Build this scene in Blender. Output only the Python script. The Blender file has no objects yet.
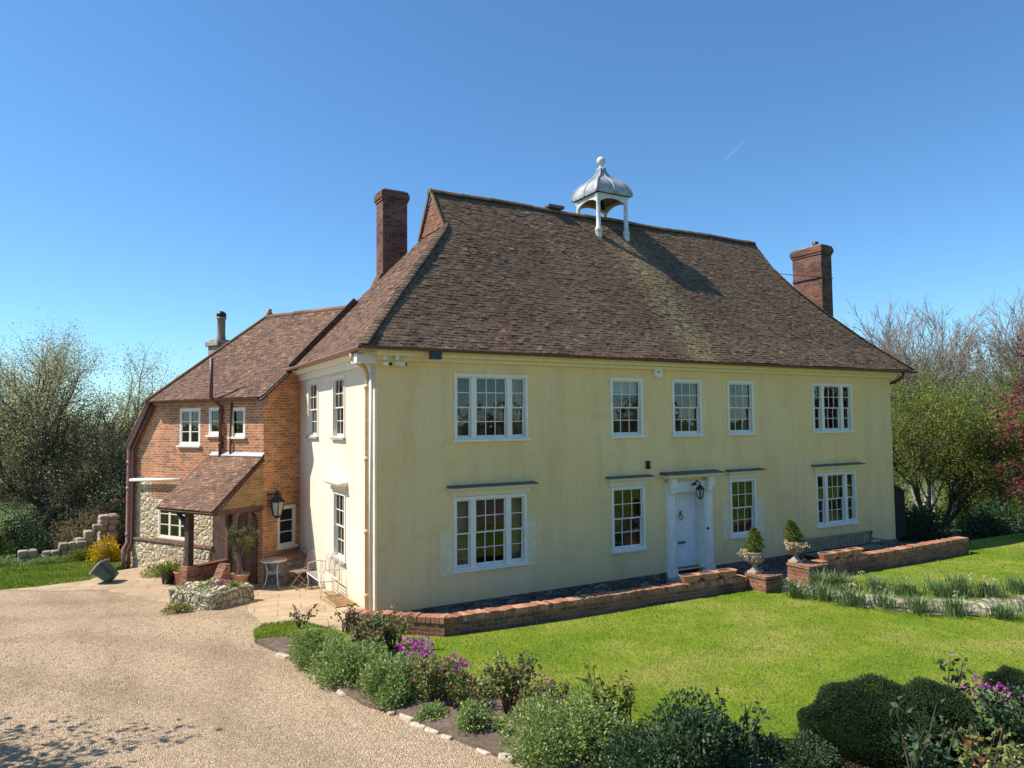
import bpy, math, random
import numpy as np
from mathutils import Vector, Matrix
sc = bpy.context.scene
R = math.radians

# ------------------------------------------------------------------ camera, sky, sun, exposure
cam_data = bpy.data.cameras.new("camera")
cam = bpy.data.objects.new("camera", cam_data)
sc.collection.objects.link(cam)
sc.camera = cam
cam_data.sensor_width = 36.0
cam_data.lens = 715.333 * 36.0 / 1024.0
cam_data.clip_start = 0.1
cam_data.clip_end = 20000.0
YAW, PITCH, ROLL = 0.5151735, 0.0535486, -0.0103356
_fw = Vector((math.sin(YAW) * math.cos(PITCH), math.cos(YAW) * math.cos(PITCH), math.sin(PITCH)))
_rt = Vector((math.cos(YAW), -math.sin(YAW), 0))
_up = _rt.cross(_fw)
_r2 = _rt * math.cos(ROLL) + _up * math.sin(ROLL)
_u2 = _up * math.cos(ROLL) - _rt * math.sin(ROLL)
_m = Matrix((_r2, _u2, -_fw)).transposed().to_4x4()
_m.translation = Vector((-4.808, -14.171, 3.868))
cam.matrix_world = _m

SUN_DIR = Vector((-0.76, 0.38, 1.0)).normalized()          # towards the sun
world = bpy.data.worlds.new("World")
sc.world = world
world.use_nodes = True
wn, wl = world.node_tree.nodes, world.node_tree.links
bg = wn["Background"]
sky = wn.new("ShaderNodeTexSky")
sky.sky_type = 'NISHITA'
sky.sun_disc = False
sky.sun_elevation = math.asin(SUN_DIR.z)
sky.sun_rotation = math.atan2(SUN_DIR.x, SUN_DIR.y)
sky.altitude = 0.0
sky.air_density = 1.0
sky.dust_density = 0.0
sky.ozone_density = 10.0
tint = wn.new('ShaderNodeMix')                          # cooler white balance, as the phone rendered it
tint.data_type = 'RGBA'; tint.blend_type = 'MULTIPLY'; tint.inputs[0].default_value = 1.0
tint.inputs[7].default_value = (0.84, 0.985, 0.95, 1.0)
wl.new(sky.outputs[0], tint.inputs[6])
wl.new(tint.outputs[2], bg.inputs[0])
bg.inputs[1].default_value = 0.107
sun_data = bpy.data.lights.new("sun", 'SUN')
sun_data.energy = 4.0
sun_data.angle = R(0.5)
sun_data.color = (1.0, 0.915, 0.79)
sun = bpy.data.objects.new("sun", sun_data)
sun.rotation_euler = SUN_DIR.to_track_quat('Z', 'Y').to_euler()
sun.location = (-20, 10, 30)
sc.collection.objects.link(sun)
sc.view_settings.view_transform = 'Standard'
sc.view_settings.look = 'None'
sc.view_settings.gamma = 1.0
sc.view_settings.use_curve_mapping = False
sc.view_settings.exposure = 0.84
sc.render.engine = 'CYCLES'
sc.cycles.max_bounces = 8
sc.cycles.transparent_max_bounces = 12
sc.cycles.caustics_reflective = False
sc.cycles.caustics_refractive = False
sc.cycles.use_denoising = True

# ------------------------------------------------------------------ materials
MATS = {}
def new_mat(name):
    m = bpy.data.materials.new(name)
    m.use_nodes = True
    nt = m.node_tree
    b = nt.nodes["Principled BSDF"]
    MATS[name] = m
    return m, nt.nodes, nt.links, b
def node(ns, kind, **kw):
    n = ns.new(kind)
    for k, v in kw.items():
        if k in n.inputs.keys():
            n.inputs[k].default_value = v
        else:
            setattr(n, k, v)
    return n
def ramp(ns, stops, interp='LINEAR'):
    r = ns.new("ShaderNodeValToRGB")
    r.color_ramp.interpolation = interp
    els = r.color_ramp.elements
    while len(els) < len(stops):
        els.new(0.5)
    for e, (p, c) in zip(els, stops):
        e.position = p
        e.color = (*c, 1.0)
    return r
def mix(ns, ls, fac, a, b, mode='MIX'):
    n = ns.new("ShaderNodeMix")
    n.data_type = 'RGBA'
    n.blend_type = mode
    for sock, v in ((n.inputs[0], fac), (n.inputs[6], a), (n.inputs[7], b)):
        if hasattr(v, 'links'):
            ls.new(v, sock)
        elif isinstance(v, (int, float)):
            sock.default_value = v
        else:
            sock.default_value = (*v, 1.0)
    return n.outputs[2]
def coord(ns, what='Object'):
    return ns.new("ShaderNodeTexCoord").outputs[what]
def noise(ns, ls, vec, scale, detail=4, rough=0.55):
    n = node(ns, "ShaderNodeTexNoise", Scale=scale, Detail=detail, Roughness=rough)
    ls.new(vec, n.inputs['Vector'])
    return n.outputs['Fac']
def bump(ns, ls, b, h, strength=0.5, dist=0.01):
    n = node(ns, "ShaderNodeBump", Strength=strength, Distance=dist)
    ls.new(h, n.inputs['Height'])
    ls.new(n.outputs[0], b.inputs['Normal'])
    return n
def plain(name, col, rough=0.6, metal=0.0, var=0.15, scale=8.0, spec=0.5, bmp=0.0):
    m, ns, ls, b = new_mat(name)
    f = noise(ns, ls, coord(ns), scale)
    dark = tuple(c * (1 - var * 1.6) for c in col)
    light = tuple(min(1, c * (1 + var)) for c in col)
    r = ramp(ns, [(0.3, dark), (0.7, light)])
    ls.new(f, r.inputs[0])
    ls.new(r.outputs[0], b.inputs['Base Color'])
    b.inputs['Roughness'].default_value = rough
    b.inputs['Metallic'].default_value = metal
    b.inputs['Specular IOR Level'].default_value = spec
    if bmp:
        bump(ns, ls, b, noise(ns, ls, coord(ns), scale * 6), bmp, 0.01)
    return m
def scaled(ns, ls, vec, s, rot=(0, 0, 0)):
    n = ns.new("ShaderNodeMapping")
    n.inputs['Scale'].default_value = s
    n.inputs['Rotation'].default_value = rot
    ls.new(vec, n.inputs['Vector'])
    return n.outputs[0]

def brick_mat(name, c1, c2, mortar, dark, bw=0.225, bh=0.075, msize=0.008, mixdark=0.5):
    m, ns, ls, b = new_mat(name)
    uv = coord(ns, 'UV')
    wob = node(ns, "ShaderNodeTexNoise", Scale=1.3, Detail=2)
    ls.new(uv, wob.inputs['Vector'])
    w = node(ns, "ShaderNodeVectorMath", operation='MULTIPLY_ADD')
    ls.new(wob.outputs['Color'], w.inputs[0]); w.inputs[1].default_value = (0.03, 0.03, 0); ls.new(uv, w.inputs[2])
    br = node(ns, "ShaderNodeTexBrick", Scale=1.0)
    br.inputs['Brick Width'].default_value = bw
    br.inputs['Row Height'].default_value = bh
    br.inputs['Mortar Size'].default_value = msize
    br.inputs['Mortar Smooth'].default_value = 0.3
    br.inputs['Bias'].default_value = -0.1
    br.inputs['Color1'].default_value = (*c1, 1)
    br.inputs['Color2'].default_value = (*c2, 1)
    br.inputs['Mortar'].default_value = (*mortar, 1)
    ls.new(w.outputs[0], br.inputs['Vector'])
    # individual dark bricks and patchy wear
    vo = node(ns, "ShaderNodeTexVoronoi", Scale=1.0)
    ls.new(scaled(ns, ls, w.outputs[0], (1 / bw, 1 / bh, 1)), vo.inputs['Vector'])
    sep = ns.new("ShaderNodeSeparateColor"); ls.new(vo.outputs['Color'], sep.inputs[0])
    r1 = ramp(ns, [(0.45, (0, 0, 0)), (0.80, (1, 1, 1))]); ls.new(sep.outputs[0], r1.inputs[0])
    mul = node(ns, "ShaderNodeMath", operation='MULTIPLY'); ls.new(r1.outputs[0], mul.inputs[0]); mul.inputs[1].default_value = mixdark
    inv = node(ns, "ShaderNodeMath", operation='SUBTRACT'); inv.inputs[0].default_value = 1.0; ls.new(br.outputs['Fac'], inv.inputs[1])
    mul2 = node(ns, "ShaderNodeMath", operation='MULTIPLY'); ls.new(mul.outputs[0], mul2.inputs[0]); ls.new(inv.outputs[0], mul2.inputs[1])
    col = mix(ns, ls, mul2.outputs[0], br.outputs['Color'], dark)
    n2 = noise(ns, ls, uv, 0.9, 5)
    r2 = ramp(ns, [(0.35, (0.72, 0.70, 0.68)), (0.65, (1.12, 1.1, 1.08))]); ls.new(n2, r2.inputs[0])
    col = mix(ns, ls, 1.0, col, r2.outputs[0], 'MULTIPLY')
    n3 = noise(ns, ls, uv, 25, 3)
    r3 = ramp(ns, [(0.3, (0.8, 0.8, 0.8)), (0.7, (1.15, 1.15, 1.15))]); ls.new(n3, r3.inputs[0])
    col = mix(ns, ls, 1.0, col, r3.outputs[0], 'MULTIPLY')
    ls.new(col, b.inputs['Base Color'])
    b.inputs['Roughness'].default_value = 0.9
    b.inputs['Specular IOR Level'].default_value = 0.2
    h = node(ns, "ShaderNodeMath", operation='MULTIPLY_ADD'); ls.new(n3, h.inputs[0]); h.inputs[1].default_value = 0.5; ls.new(inv.outputs[0], h.inputs[2])
    bump(ns, ls, b, h.outputs[0], 0.6, 0.01)
    return m
def stone_mat(name, cols, mortar, scale=3.2, stretch=1.3, edge=0.05):
    m, ns, ls, b = new_mat(name)
    uv = coord(ns, 'UV')
    wob = node(ns, "ShaderNodeTexNoise", Scale=3.0, Detail=3)
    ls.new(uv, wob.inputs['Vector'])
    w = node(ns, "ShaderNodeVectorMath", operation='MULTIPLY_ADD')
    ls.new(wob.outputs['Color'], w.inputs[0]); w.inputs[1].default_value = (0.12, 0.12, 0); ls.new(uv, w.inputs[2])
    v = scaled(ns, ls, w.outputs[0], (scale / stretch, scale, scale))
    vo = node(ns, "ShaderNodeTexVoronoi", Scale=1.0, Randomness=0.85); ls.new(v, vo.inputs['Vector'])
    ve = node(ns, "ShaderNodeTexVoronoi", feature='DISTANCE_TO_EDGE', Scale=1.0, Randomness=0.85); ls.new(v, ve.inputs['Vector'])
    sep = ns.new("ShaderNodeSeparateColor"); ls.new(vo.outputs['Color'], sep.inputs[0])
    r = ramp(ns, [(i / (len(cols) - 1), c) for i, c in enumerate(cols)]); ls.new(sep.outputs[0], r.inputs[0])
    e = ramp(ns, [(edge * 0.5, (0, 0, 0)), (edge * 1.5, (1, 1, 1))]); ls.new(ve.outputs['Distance'], e.inputs[0])
    col = mix(ns, ls, e.outputs[0], mortar, r.outputs[0])
    n3 = noise(ns, ls, uv, 14, 5)
    r3 = ramp(ns, [(0.3, (0.7, 0.7, 0.7)), (0.7, (1.2, 1.2, 1.2))]); ls.new(n3, r3.inputs[0])
    col = mix(ns, ls, 1.0, col, r3.outputs[0], 'MULTIPLY')
    ls.new(col, b.inputs['Base Color'])
    b.inputs['Roughness'].default_value = 0.95
    b.inputs['Specular IOR Level'].default_value = 0.15
    hm = node(ns, "ShaderNodeMath", operation='MINIMUM'); ls.new(ve.outputs['Distance'], hm.inputs[0]); hm.inputs[1].default_value = 0.22
    h = node(ns, "ShaderNodeMath", operation='MULTIPLY_ADD'); ls.new(n3, h.inputs[0]); h.inputs[1].default_value = 0.12; ls.new(hm.outputs[0], h.inputs[2])
    bump(ns, ls, b, h.outputs[0], 0.9, 0.18)
    return m
def tile_mat(name, stops, moss=0.0, streak=False, white=0.25):
    m, ns, ls, b = new_mat(name)
    at = node(ns, "ShaderNodeAttribute", attribute_name='tone')
    r = ramp(ns, stops); ls.new(at.outputs['Fac'], r.inputs[0])
    ob = coord(ns)
    n1 = noise(ns, ls, ob, 0.55, 5)
    r1 = ramp(ns, [(0.3, (0.82, 0.80, 0.79)), (0.7, (1.10, 1.08, 1.05))]); ls.new(n1, r1.inputs[0])
    col = mix(ns, ls, 1.0, r.outputs[0], r1.outputs[0], 'MULTIPLY')
    n2 = noise(ns, ls, ob, 22, 4)
    r2 = ramp(ns, [(0.3, (0.62, 0.62, 0.62)), (0.72, (1.3, 1.3, 1.3))]); ls.new(n2, r2.inputs[0])
    col = mix(ns, ls, 1.0, col, r2.outputs[0], 'MULTIPLY')
    if white:                                               # grey lichen spots
        n4 = noise(ns, ls, ob, 9, 6, 0.7)
        r4 = ramp(ns, [(0.58, (0, 0, 0)), (0.72, (white, white, white))]); ls.new(n4, r4.inputs[0])
        col = mix(ns, ls, r4.outputs[0], col, (0.32, 0.29, 0.24))
    if moss:
        n3 = noise(ns, ls, ob, 2.2, 7, 0.72)
        r3 = ramp(ns, [(0.56, (0, 0, 0)), (0.74, (moss, moss, moss))]); ls.new(n3, r3.inputs[0])
        col = mix(ns, ls, r3.outputs[0], col, (0.16, 0.145, 0.05))
    if streak:                                              # yellow lichen that grew below the lead cupola and by the hip
        sx = ns.new("ShaderNodeSeparateXYZ"); ls.new(ob, sx.inputs[0])
        a = node(ns, "ShaderNodeMath", operation='MULTIPLY_ADD'); ls.new(sx.outputs['Z'], a.inputs[0]); a.inputs[1].default_value = 0.12; ls.new(sx.outputs['X'], a.inputs[2])
        s = node(ns, "ShaderNodeMath", operation='SUBTRACT'); ls.new(a.outputs[0], s.inputs[0]); s.inputs[1].default_value = 9.55
        ab = node(ns, "ShaderNodeMath", operation='ABSOLUTE'); ls.new(s.outputs[0], ab.inputs[0])
        rr = ramp(ns, [(0.0, (1, 1, 1)), (0.95, (0, 0, 0))]); ls.new(ab.outputs[0], rr.inputs[0])
        zz = node(ns, "ShaderNodeMapRange"); ls.new(sx.outputs['Z'], zz.inputs[0])
        zz.inputs[1].default_value = 9.6; zz.inputs[2].default_value = 8.8
        n5 = noise(ns, ls, ob, 7, 8, 0.78)
        r5 = ramp(ns, [(0.44, (0, 0, 0)), (0.58, (1, 1, 1))]); ls.new(n5, r5.inputs[0])
        f1 = node(ns, "ShaderNodeMath", operation='MULTIPLY'); ls.new(rr.outputs[0], f1.inputs[0]); ls.new(zz.outputs[0], f1.inputs[1])
        f2 = node(ns, "ShaderNodeMath", operation='MULTIPLY'); ls.new(f1.outputs[0], f2.inputs[0]); ls.new(r5.outputs[0], f2.inputs[1])
        f3 = node(ns, "ShaderNodeMath", operation='MULTIPLY'); ls.new(f2.outputs[0], f3.inputs[0]); f3.inputs[1].default_value = 0.8
        col = mix(ns, ls, f3.outputs[0], col, (0.34, 0.285, 0.12))
    ls.new(col, b.inputs['Base Color'])
    b.inputs['Roughness'].default_value = 0.85
    b.inputs['Specular IOR Level'].default_value = 0.25
    bump(ns, ls, b, n2, 0.5, 0.006)
    return m
def leaf_mat(name, stops, transl=0.35, rough=0.55):
    m, ns, ls, b = new_mat(name)
    at = node(ns, "ShaderNodeAttribute", attribute_name='tone')
    r = ramp(ns, stops); ls.new(at.outputs['Fac'], r.inputs[0])
    ls.new(r.outputs[0], b.inputs['Base Color'])
    b.inputs['Roughness'].default_value = rough
    b.inputs['Specular IOR Level'].default_value = 0.3
    t = ns.new("ShaderNodeBsdfTranslucent"); ls.new(r.outputs[0], t.inputs[0])
    mx = ns.new("ShaderNodeMixShader"); mx.inputs[0].default_value = transl
    ls.new(b.outputs[0], mx.inputs[1]); ls.new(t.outputs[0], mx.inputs[2])
    ls.new(mx.outputs[0], ns["Material Output"].inputs[0])
    return m
def bark_mat(name, a, c):
    m, ns, ls, b = new_mat(name)
    f = noise(ns, ls, scaled(ns, ls, coord(ns), (6, 6, 1.5)), 3, 6, 0.65)
    r = ramp(ns, [(0.3, a), (0.7, c)]); ls.new(f, r.inputs[0])
    ls.new(r.outputs[0], b.inputs['Base Color'])
    b.inputs['Roughness'].default_value = 0.9
    bump(ns, ls, b, f, 0.6, 0.02)
    return m

m, ns, ls, b = new_mat('vapour')
b.inputs['Base Color'].default_value = (0.9, 0.9, 0.9, 1); b.inputs['Roughness'].default_value = 1.0; b.inputs['Alpha'].default_value = 0.07
# cream limewash with rain streaks and blotches
def cream_mat(name, c0, c1, c2):
    m, ns, ls, b = new_mat(name)
    ob = coord(ns)
    st = noise(ns, ls, scaled(ns, ls, ob, (1.7, 1.7, 0.22)), 1.0, 5, 0.6)
    bl = noise(ns, ls, ob, 0.5, 4)
    fi = noise(ns, ls, ob, 18, 4)
    r0 = ramp(ns, [(0.3, c0), (0.55, c1), (0.75, c2)]); ls.new(bl, r0.inputs[0])
    r1 = ramp(ns, [(0.22, (0.84, 0.83, 0.80)), (0.5, (1.0, 1.0, 1.0)), (0.8, (1.03, 1.02, 1.0))]); ls.new(st, r1.inputs[0])
    r2 = ramp(ns, [(0.3, (0.94, 0.94, 0.94)), (0.7, (1.04, 1.04, 1.04))]); ls.new(fi, r2.inputs[0])
    fs = noise(ns, ls, scaled(ns, ls, ob, (9, 9, 0.35)), 1.0, 6, 0.7)
    r4 = ramp(ns, [(0.30, (0.88, 0.87, 0.84)), (0.45, (1.0, 1.0, 1.0))]); ls.new(fs, r4.inputs[0])
    pa = noise(ns, ls, ob, 1.1, 3, 0.5)
    r5 = ramp(ns, [(0.30, (0.93, 0.92, 0.90)), (0.42, (1.0, 1.0, 1.0))]); ls.new(pa, r5.inputs[0])
    col = mix(ns, ls, 1.0, r0.outputs[0], r1.outputs[0], 'MULTIPLY')
    col = mix(ns, ls, 1.0, col, r2.outputs[0], 'MULTIPLY')
    col = mix(ns, ls, 0.8, col, r4.outputs[0], 'MULTIPLY')
    col = mix(ns, ls, 1.0, col, r5.outputs[0], 'MULTIPLY')
    ck = node(ns, "ShaderNodeTexVoronoi", feature='DISTANCE_TO_EDGE', Scale=0.55)
    wb = node(ns, "ShaderNodeTexNoise", Scale=3.0, Detail=5); ls.new(ob, wb.inputs['Vector'])
    wv = node(ns, "ShaderNodeVectorMath", operation='MULTIPLY_ADD'); ls.new(wb.outputs['Color'], wv.inputs[0]); wv.inputs[1].default_value = (0.5, 0.5, 0.5); ls.new(ob, wv.inputs[2])
    ls.new(wv.outputs[0], ck.inputs['Vector'])
    r6 = ramp(ns, [(0.0, (0.72, 0.70, 0.66)), (0.006, (1.0, 1.0, 1.0))]); ls.new(ck.outputs['Distance'], r6.inputs[0])
    col = mix(ns, ls, 0.35, col, r6.outputs[0], 'MULTIPLY')
    # splash dirt low on the wall
    sx = ns.new("ShaderNodeSeparateXYZ"); ls.new(ob, sx.inputs[0])
    mr = node(ns, "ShaderNodeMapRange"); ls.new(sx.outputs['Z'], mr.inputs[0])
    mr.inputs[1].default_value = 1.2; mr.inputs[2].default_value = 0.0; mr.inputs[3].default_value = 0.0; mr.inputs[4].default_value = 0.35
    n3 = noise(ns, ls, scaled(ns, ls, ob, (2, 2, 0.8)), 1.5, 5)
    f = node(ns, "ShaderNodeMath", operation='MULTIPLY'); ls.new(mr.outputs[0], f.inputs[0]); ls.new(n3, f.inputs[1])
    col = mix(ns, ls, f.outputs[0], col, (0.5, 0.40, 0.27))
    ls.new(col, b.inputs['Base Color'])
    b.inputs['Roughness'].default_value = 0.9
    b.inputs['Specular IOR Level'].default_value = 0.2
    bump(ns, ls, b, noise(ns, ls, ob, 5, 6, 0.6), 0.25, 0.03)
    return m
cream_mat('yellow_limewash', (0.88, 0.61, 0.27), (0.90, 0.64, 0.31), (0.90, 0.665, 0.37))
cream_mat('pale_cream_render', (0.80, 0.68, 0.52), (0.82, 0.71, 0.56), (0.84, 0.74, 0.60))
plain('cream_paint', (0.80, 0.70, 0.45), 0.6, var=0.05)
plain('pale_patch', (0.82, 0.68, 0.42), 0.85, var=0.08, scale=5)
plain('white_paint', (0.83, 0.78, 0.67), 0.45, var=0.05, scale=4)
plain('door_paint', (0.78, 0.78, 0.76), 0.4, var=0.04, scale=3)
plain('brown_iron', (0.14, 0.055, 0.04), 0.5, var=0.2)
plain('pink_iron', (0.36, 0.20, 0.17), 0.5, var=0.12)
plain('pipe_cream', (0.62, 0.45, 0.26), 0.5, var=0.12)
plain('lead', (0.36, 0.37, 0.38), 0.55, var=0.22, scale=5, bmp=0.2)
plain('lead_dark', (0.10, 0.10, 0.11), 0.6, var=0.25, scale=5)
plain('cupola_paint', (0.66, 0.66, 0.64), 0.55, var=0.12, scale=7)
plain('black_metal', (0.02, 0.02, 0.022), 0.4, var=0.2)
plain('frosted_glass', (0.42, 0.40, 0.34), 0.15, var=0.15)
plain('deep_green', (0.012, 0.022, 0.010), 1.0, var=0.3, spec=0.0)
plain('brass', (0.55, 0.40, 0.15), 0.35, metal=0.9)
plain('dark_oak', (0.075, 0.042, 0.028), 0.75, var=0.3, scale=6, bmp=0.3)
plain('red_oak', (0.13, 0.055, 0.038), 0.7, var=0.25, scale=5, bmp=0.2)
plain('tan_board', (0.42, 0.28, 0.13), 0.75, var=0.2, scale=6, bmp=0.2)
plain('terracotta', (0.50, 0.24, 0.13), 0.85, var=0.18, scale=6)
plain('pale_terracotta', (0.56, 0.34, 0.22), 0.85, var=0.15, scale=6)
plain('black_plastic', (0.03, 0.032, 0.035), 0.45, var=0.15)
plain('green_plastic', (0.035, 0.09, 0.08), 0.45, var=0.2, scale=4)
plain('grey_plastic', (0.35, 0.38, 0.40), 0.5)
plain('rust_iron', (0.24, 0.15, 0.11), 0.7, var=0.25, scale=12)
plain('white_iron', (0.56, 0.53, 0.47), 0.5, var=0.08, scale=10)
plain('old_timber', (0.27, 0.25, 0.17), 0.85, var=0.3, scale=9, bmp=0.3)
plain('grey_stone', (0.36, 0.33, 0.28), 0.95, var=0.3, scale=6, bmp=0.8)
plain('edging_stone', (0.52, 0.44, 0.34), 0.95, var=0.22, scale=9, bmp=0.7)
plain('urn_stone', (0.30, 0.245, 0.175), 0.9, var=0.25, scale=12, bmp=0.5)
plain('pale_stone', (0.40, 0.35, 0.285), 0.9, var=0.2, scale=8, bmp=0.5)
plain('curtain_cloth', (0.42, 0.36, 0.24), 0.9, var=0.12, scale=3)
plain('blind_cloth', (0.60, 0.58, 0.50), 0.9, var=0.05)
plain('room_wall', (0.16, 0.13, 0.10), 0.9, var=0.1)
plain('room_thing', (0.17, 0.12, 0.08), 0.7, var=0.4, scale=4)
m, ns, ls, b = new_mat('soil')
ob = coord(ns)
f1 = noise(ns, ls, ob, 9, 8, 0.75); f2 = noise(ns, ls, ob, 1.2, 4)
r_ = ramp(ns, [(0.3, (0.13, 0.09, 0.065)), (0.55, (0.26, 0.185, 0.135)), (0.75, (0.40, 0.31, 0.24))]); ls.new(f1, r_.inputs[0])
r2_ = ramp(ns, [(0.3, (0.75, 0.75, 0.75)), (0.7, (1.1, 1.1, 1.1))]); ls.new(f2, r2_.inputs[0])
ls.new(mix(ns, ls, 1.0, r_.outputs[0], r2_.outputs[0], 'MULTIPLY'), b.inputs['Base Color'])
b.inputs['Roughness'].default_value = 0.95
bump(ns, ls, b, f1, 1.0, 0.08)
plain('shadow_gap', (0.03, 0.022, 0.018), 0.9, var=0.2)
plain('red_flower_clay', (0.36, 0.16, 0.10), 0.8)
brick_mat('red_brick', (0.68, 0.255, 0.11), (0.50, 0.205, 0.11), (0.60, 0.47, 0.33), (0.20, 0.105, 0.085), mixdark=0.75, msize=0.011)
brick_mat('bounce_warmed_brick', (0.84, 0.34, 0.115), (0.66, 0.29, 0.12), (0.66, 0.49, 0.29), (0.26, 0.12, 0.075), mixdark=0.7, msize=0.011)  # return wall brick, warm bounce off the cream end wall painted into its colour
brick_mat('chimney_brick', (0.23, 0.095, 0.065), (0.16, 0.075, 0.058), (0.22, 0.17, 0.14), (0.05, 0.036, 0.032), mixdark=0.8)
brick_mat('garden_brick', (0.36, 0.15, 0.085), (0.25, 0.105, 0.065), (0.30, 0.24, 0.17), (0.08, 0.055, 0.045), mixdark=0.7)
stone_mat('rag_stone', [(0.38, 0.29, 0.18), (0.60, 0.49, 0.33), (0.50, 0.41, 0.29), (0.66, 0.56, 0.40)], (0.50, 0.40, 0.26), 6.2, 1.4, 0.06)
stone_mat('plinth_stone', [(0.10, 0.09, 0.075), (0.24, 0.21, 0.17), (0.15, 0.13, 0.11), (0.32, 0.28, 0.23)], (0.14, 0.12, 0.10), 5.5, 1.5, 0.06)
stone_mat('rough_stone', [(0.26, 0.22, 0.16), (0.42, 0.37, 0.28), (0.33, 0.29, 0.22), (0.48, 0.43, 0.34)], (0.22, 0.19, 0.14), 2.6, 1.6, 0.05)
stone_mat('trough_stone', [(0.30, 0.25, 0.18), (0.50, 0.44, 0.34), (0.40, 0.36, 0.28), (0.58, 0.52, 0.42)], (0.20, 0.18, 0.10), 7.0, 1.0, 0.07)
TILE_DARK = [(0.0, (0.05, 0.037, 0.028)), (0.3, (0.130, 0.086, 0.056)), (0.7, (0.20, 0.130, 0.082)), (0.92, (0.29, 0.17, 0.10)), (1.0, (0.38, 0.20, 0.11))]
TILE_RED = [(0.0, (0.07, 0.045, 0.034)), (0.35, (0.145, 0.085, 0.058)), (0.75, (0.215, 0.122, 0.080)), (1.0, (0.34, 0.20, 0.13))]
tile_mat('roof_tile', TILE_DARK, moss=0.55, streak=True)
tile_mat('red_roof_tile', TILE_RED, moss=0.12)
tile_mat('hung_tile', [(0, (0.20, 0.095, 0.06)), (1, (0.31, 0.155, 0.105))], white=0.0)
tile_mat('ridge_tile', [(0, (0.13, 0.085, 0.05)), (1, (0.25, 0.15, 0.09))], moss=0.5)
brick_mat('tan_brick', (0.46, 0.29, 0.13), (0.36, 0.22, 0.10), (0.46, 0.34, 0.20), (0.20, 0.12, 0.06), mixdark=0.5)

tile_mat('pebble', [(0, (0.24, 0.17, 0.11)), (0.4, (0.46, 0.345, 0.225)), (0.8, (0.58, 0.46, 0.32)), (1, (0.74, 0.65, 0.52))], white=0)
def glass_mat():
    m, ns, ls, b = new_mat('window_glass')
    tr = ns.new("ShaderNodeBsdfTransparent"); tr.inputs[0].default_value = (0.86, 0.9, 0.88, 1)
    gl = node(ns, "ShaderNodeBsdfGlossy", Roughness=0.01)
    n = noise(ns, ls, coord(ns), 2.2, 2)
    bp = node(ns, "ShaderNodeBump", Strength=0.12, Distance=0.02); ls.new(n, bp.inputs['Height'])
    fr = node(ns, "ShaderNodeFresnel", IOR=1.55)
    ls.new(bp.outputs[0], gl.inputs['Normal'])
    mx = ns.new("ShaderNodeMixShader")
    ad = node(ns, "ShaderNodeMath", operation='ADD'); ls.new(fr.outputs[0], ad.inputs[0]); ad.inputs[1].default_value = 0.03
    ls.new(ad.outputs[0], mx.inputs[0]); ls.new(tr.outputs[0], mx.inputs[1]); ls.new(gl.outputs[0], mx.inputs[2])
    ls.new(mx.outputs[0], ns["Material Output"].inputs[0])
glass_mat()
def gravel_mat():
    m, ns, ls, b = new_mat('gravel')
    ob = coord(ns)
    vo = node(ns, "ShaderNodeTexVoronoi", Scale=64.0); ls.new(ob, vo.inputs['Vector'])
    sep = ns.new("ShaderNodeSeparateColor"); ls.new(vo.outputs['Color'], sep.inputs[0])
    r = ramp(ns, [(0.0, (0.28, 0.195, 0.118)), (0.35, (0.43, 0.315, 0.198)), (0.75, (0.53, 0.40, 0.26)), (1.0, (0.68, 0.56, 0.405))]); ls.new(sep.outputs[0], r.inputs[0])
    big = noise(ns, ls, scaled(ns, ls, ob, (0.9, 0.28, 1), (0, 0, R(-28))), 1.0, 6, 0.6)
    rb = ramp(ns, [(0.3, (0.76, 0.74, 0.71)), (0.5, (1.0, 1.0, 1.0)), (0.7, (1.1, 1.09, 1.07))]); ls.new(big, rb.inputs[0])
    col = mix(ns, ls, 1.0, r.outputs[0], rb.outputs[0], 'MULTIPLY')
    wv = node(ns, "ShaderNodeTexWave", wave_type='RINGS', rings_direction='Z', Scale=0.16, Distortion=2.2, Detail=3)
    wv.inputs['Detail Scale'].default_value = 0.6
    mp = ns.new("ShaderNodeMapping"); mp.inputs['Location'].default_value = (14.0, 9.0, 0); ls.new(ob, mp.inputs['Vector']); ls.new(mp.outputs[0], wv.inputs['Vector'])
    rw = ramp(ns, [(0.0, (0.86, 0.85, 0.83)), (0.35, (1.0, 1.0, 1.0)), (1.0, (1.05, 1.05, 1.04))]); ls.new(wv.outputs['Fac'], rw.inputs[0])
    col = mix(ns, ls, 0.8, col, rw.outputs[0], 'MULTIPLY')
    mid = noise(ns, ls, ob, 7, 5, 0.7)
    rm = ramp(ns, [(0.3, (0.82, 0.82, 0.82)), (0.7, (1.1, 1.1, 1.1))]); ls.new(mid, rm.inputs[0])
    col = mix(ns, ls, 1.0, col, rm.outputs[0], 'MULTIPLY')
    ls.new(col, b.inputs['Base Color'])
    b.inputs['Roughness'].default_value = 0.9
    b.inputs['Specular IOR Level'].default_value = 0.2
    h = node(ns, "ShaderNodeMath", operation='MULTIPLY_ADD'); ls.new(mid, h.inputs[0]); h.inputs[1].default_value = 1.6
    iv = node(ns, "ShaderNodeMath", operation='SUBTRACT'); iv.inputs[0].default_value = 1.0; ls.new(vo.outputs['Distance'], iv.inputs[1])
    ls.new(iv.outputs[0], h.inputs[2])
    bump(ns, ls, b, h.outputs[0], 0.9, 0.022)
gravel_mat()
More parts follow.
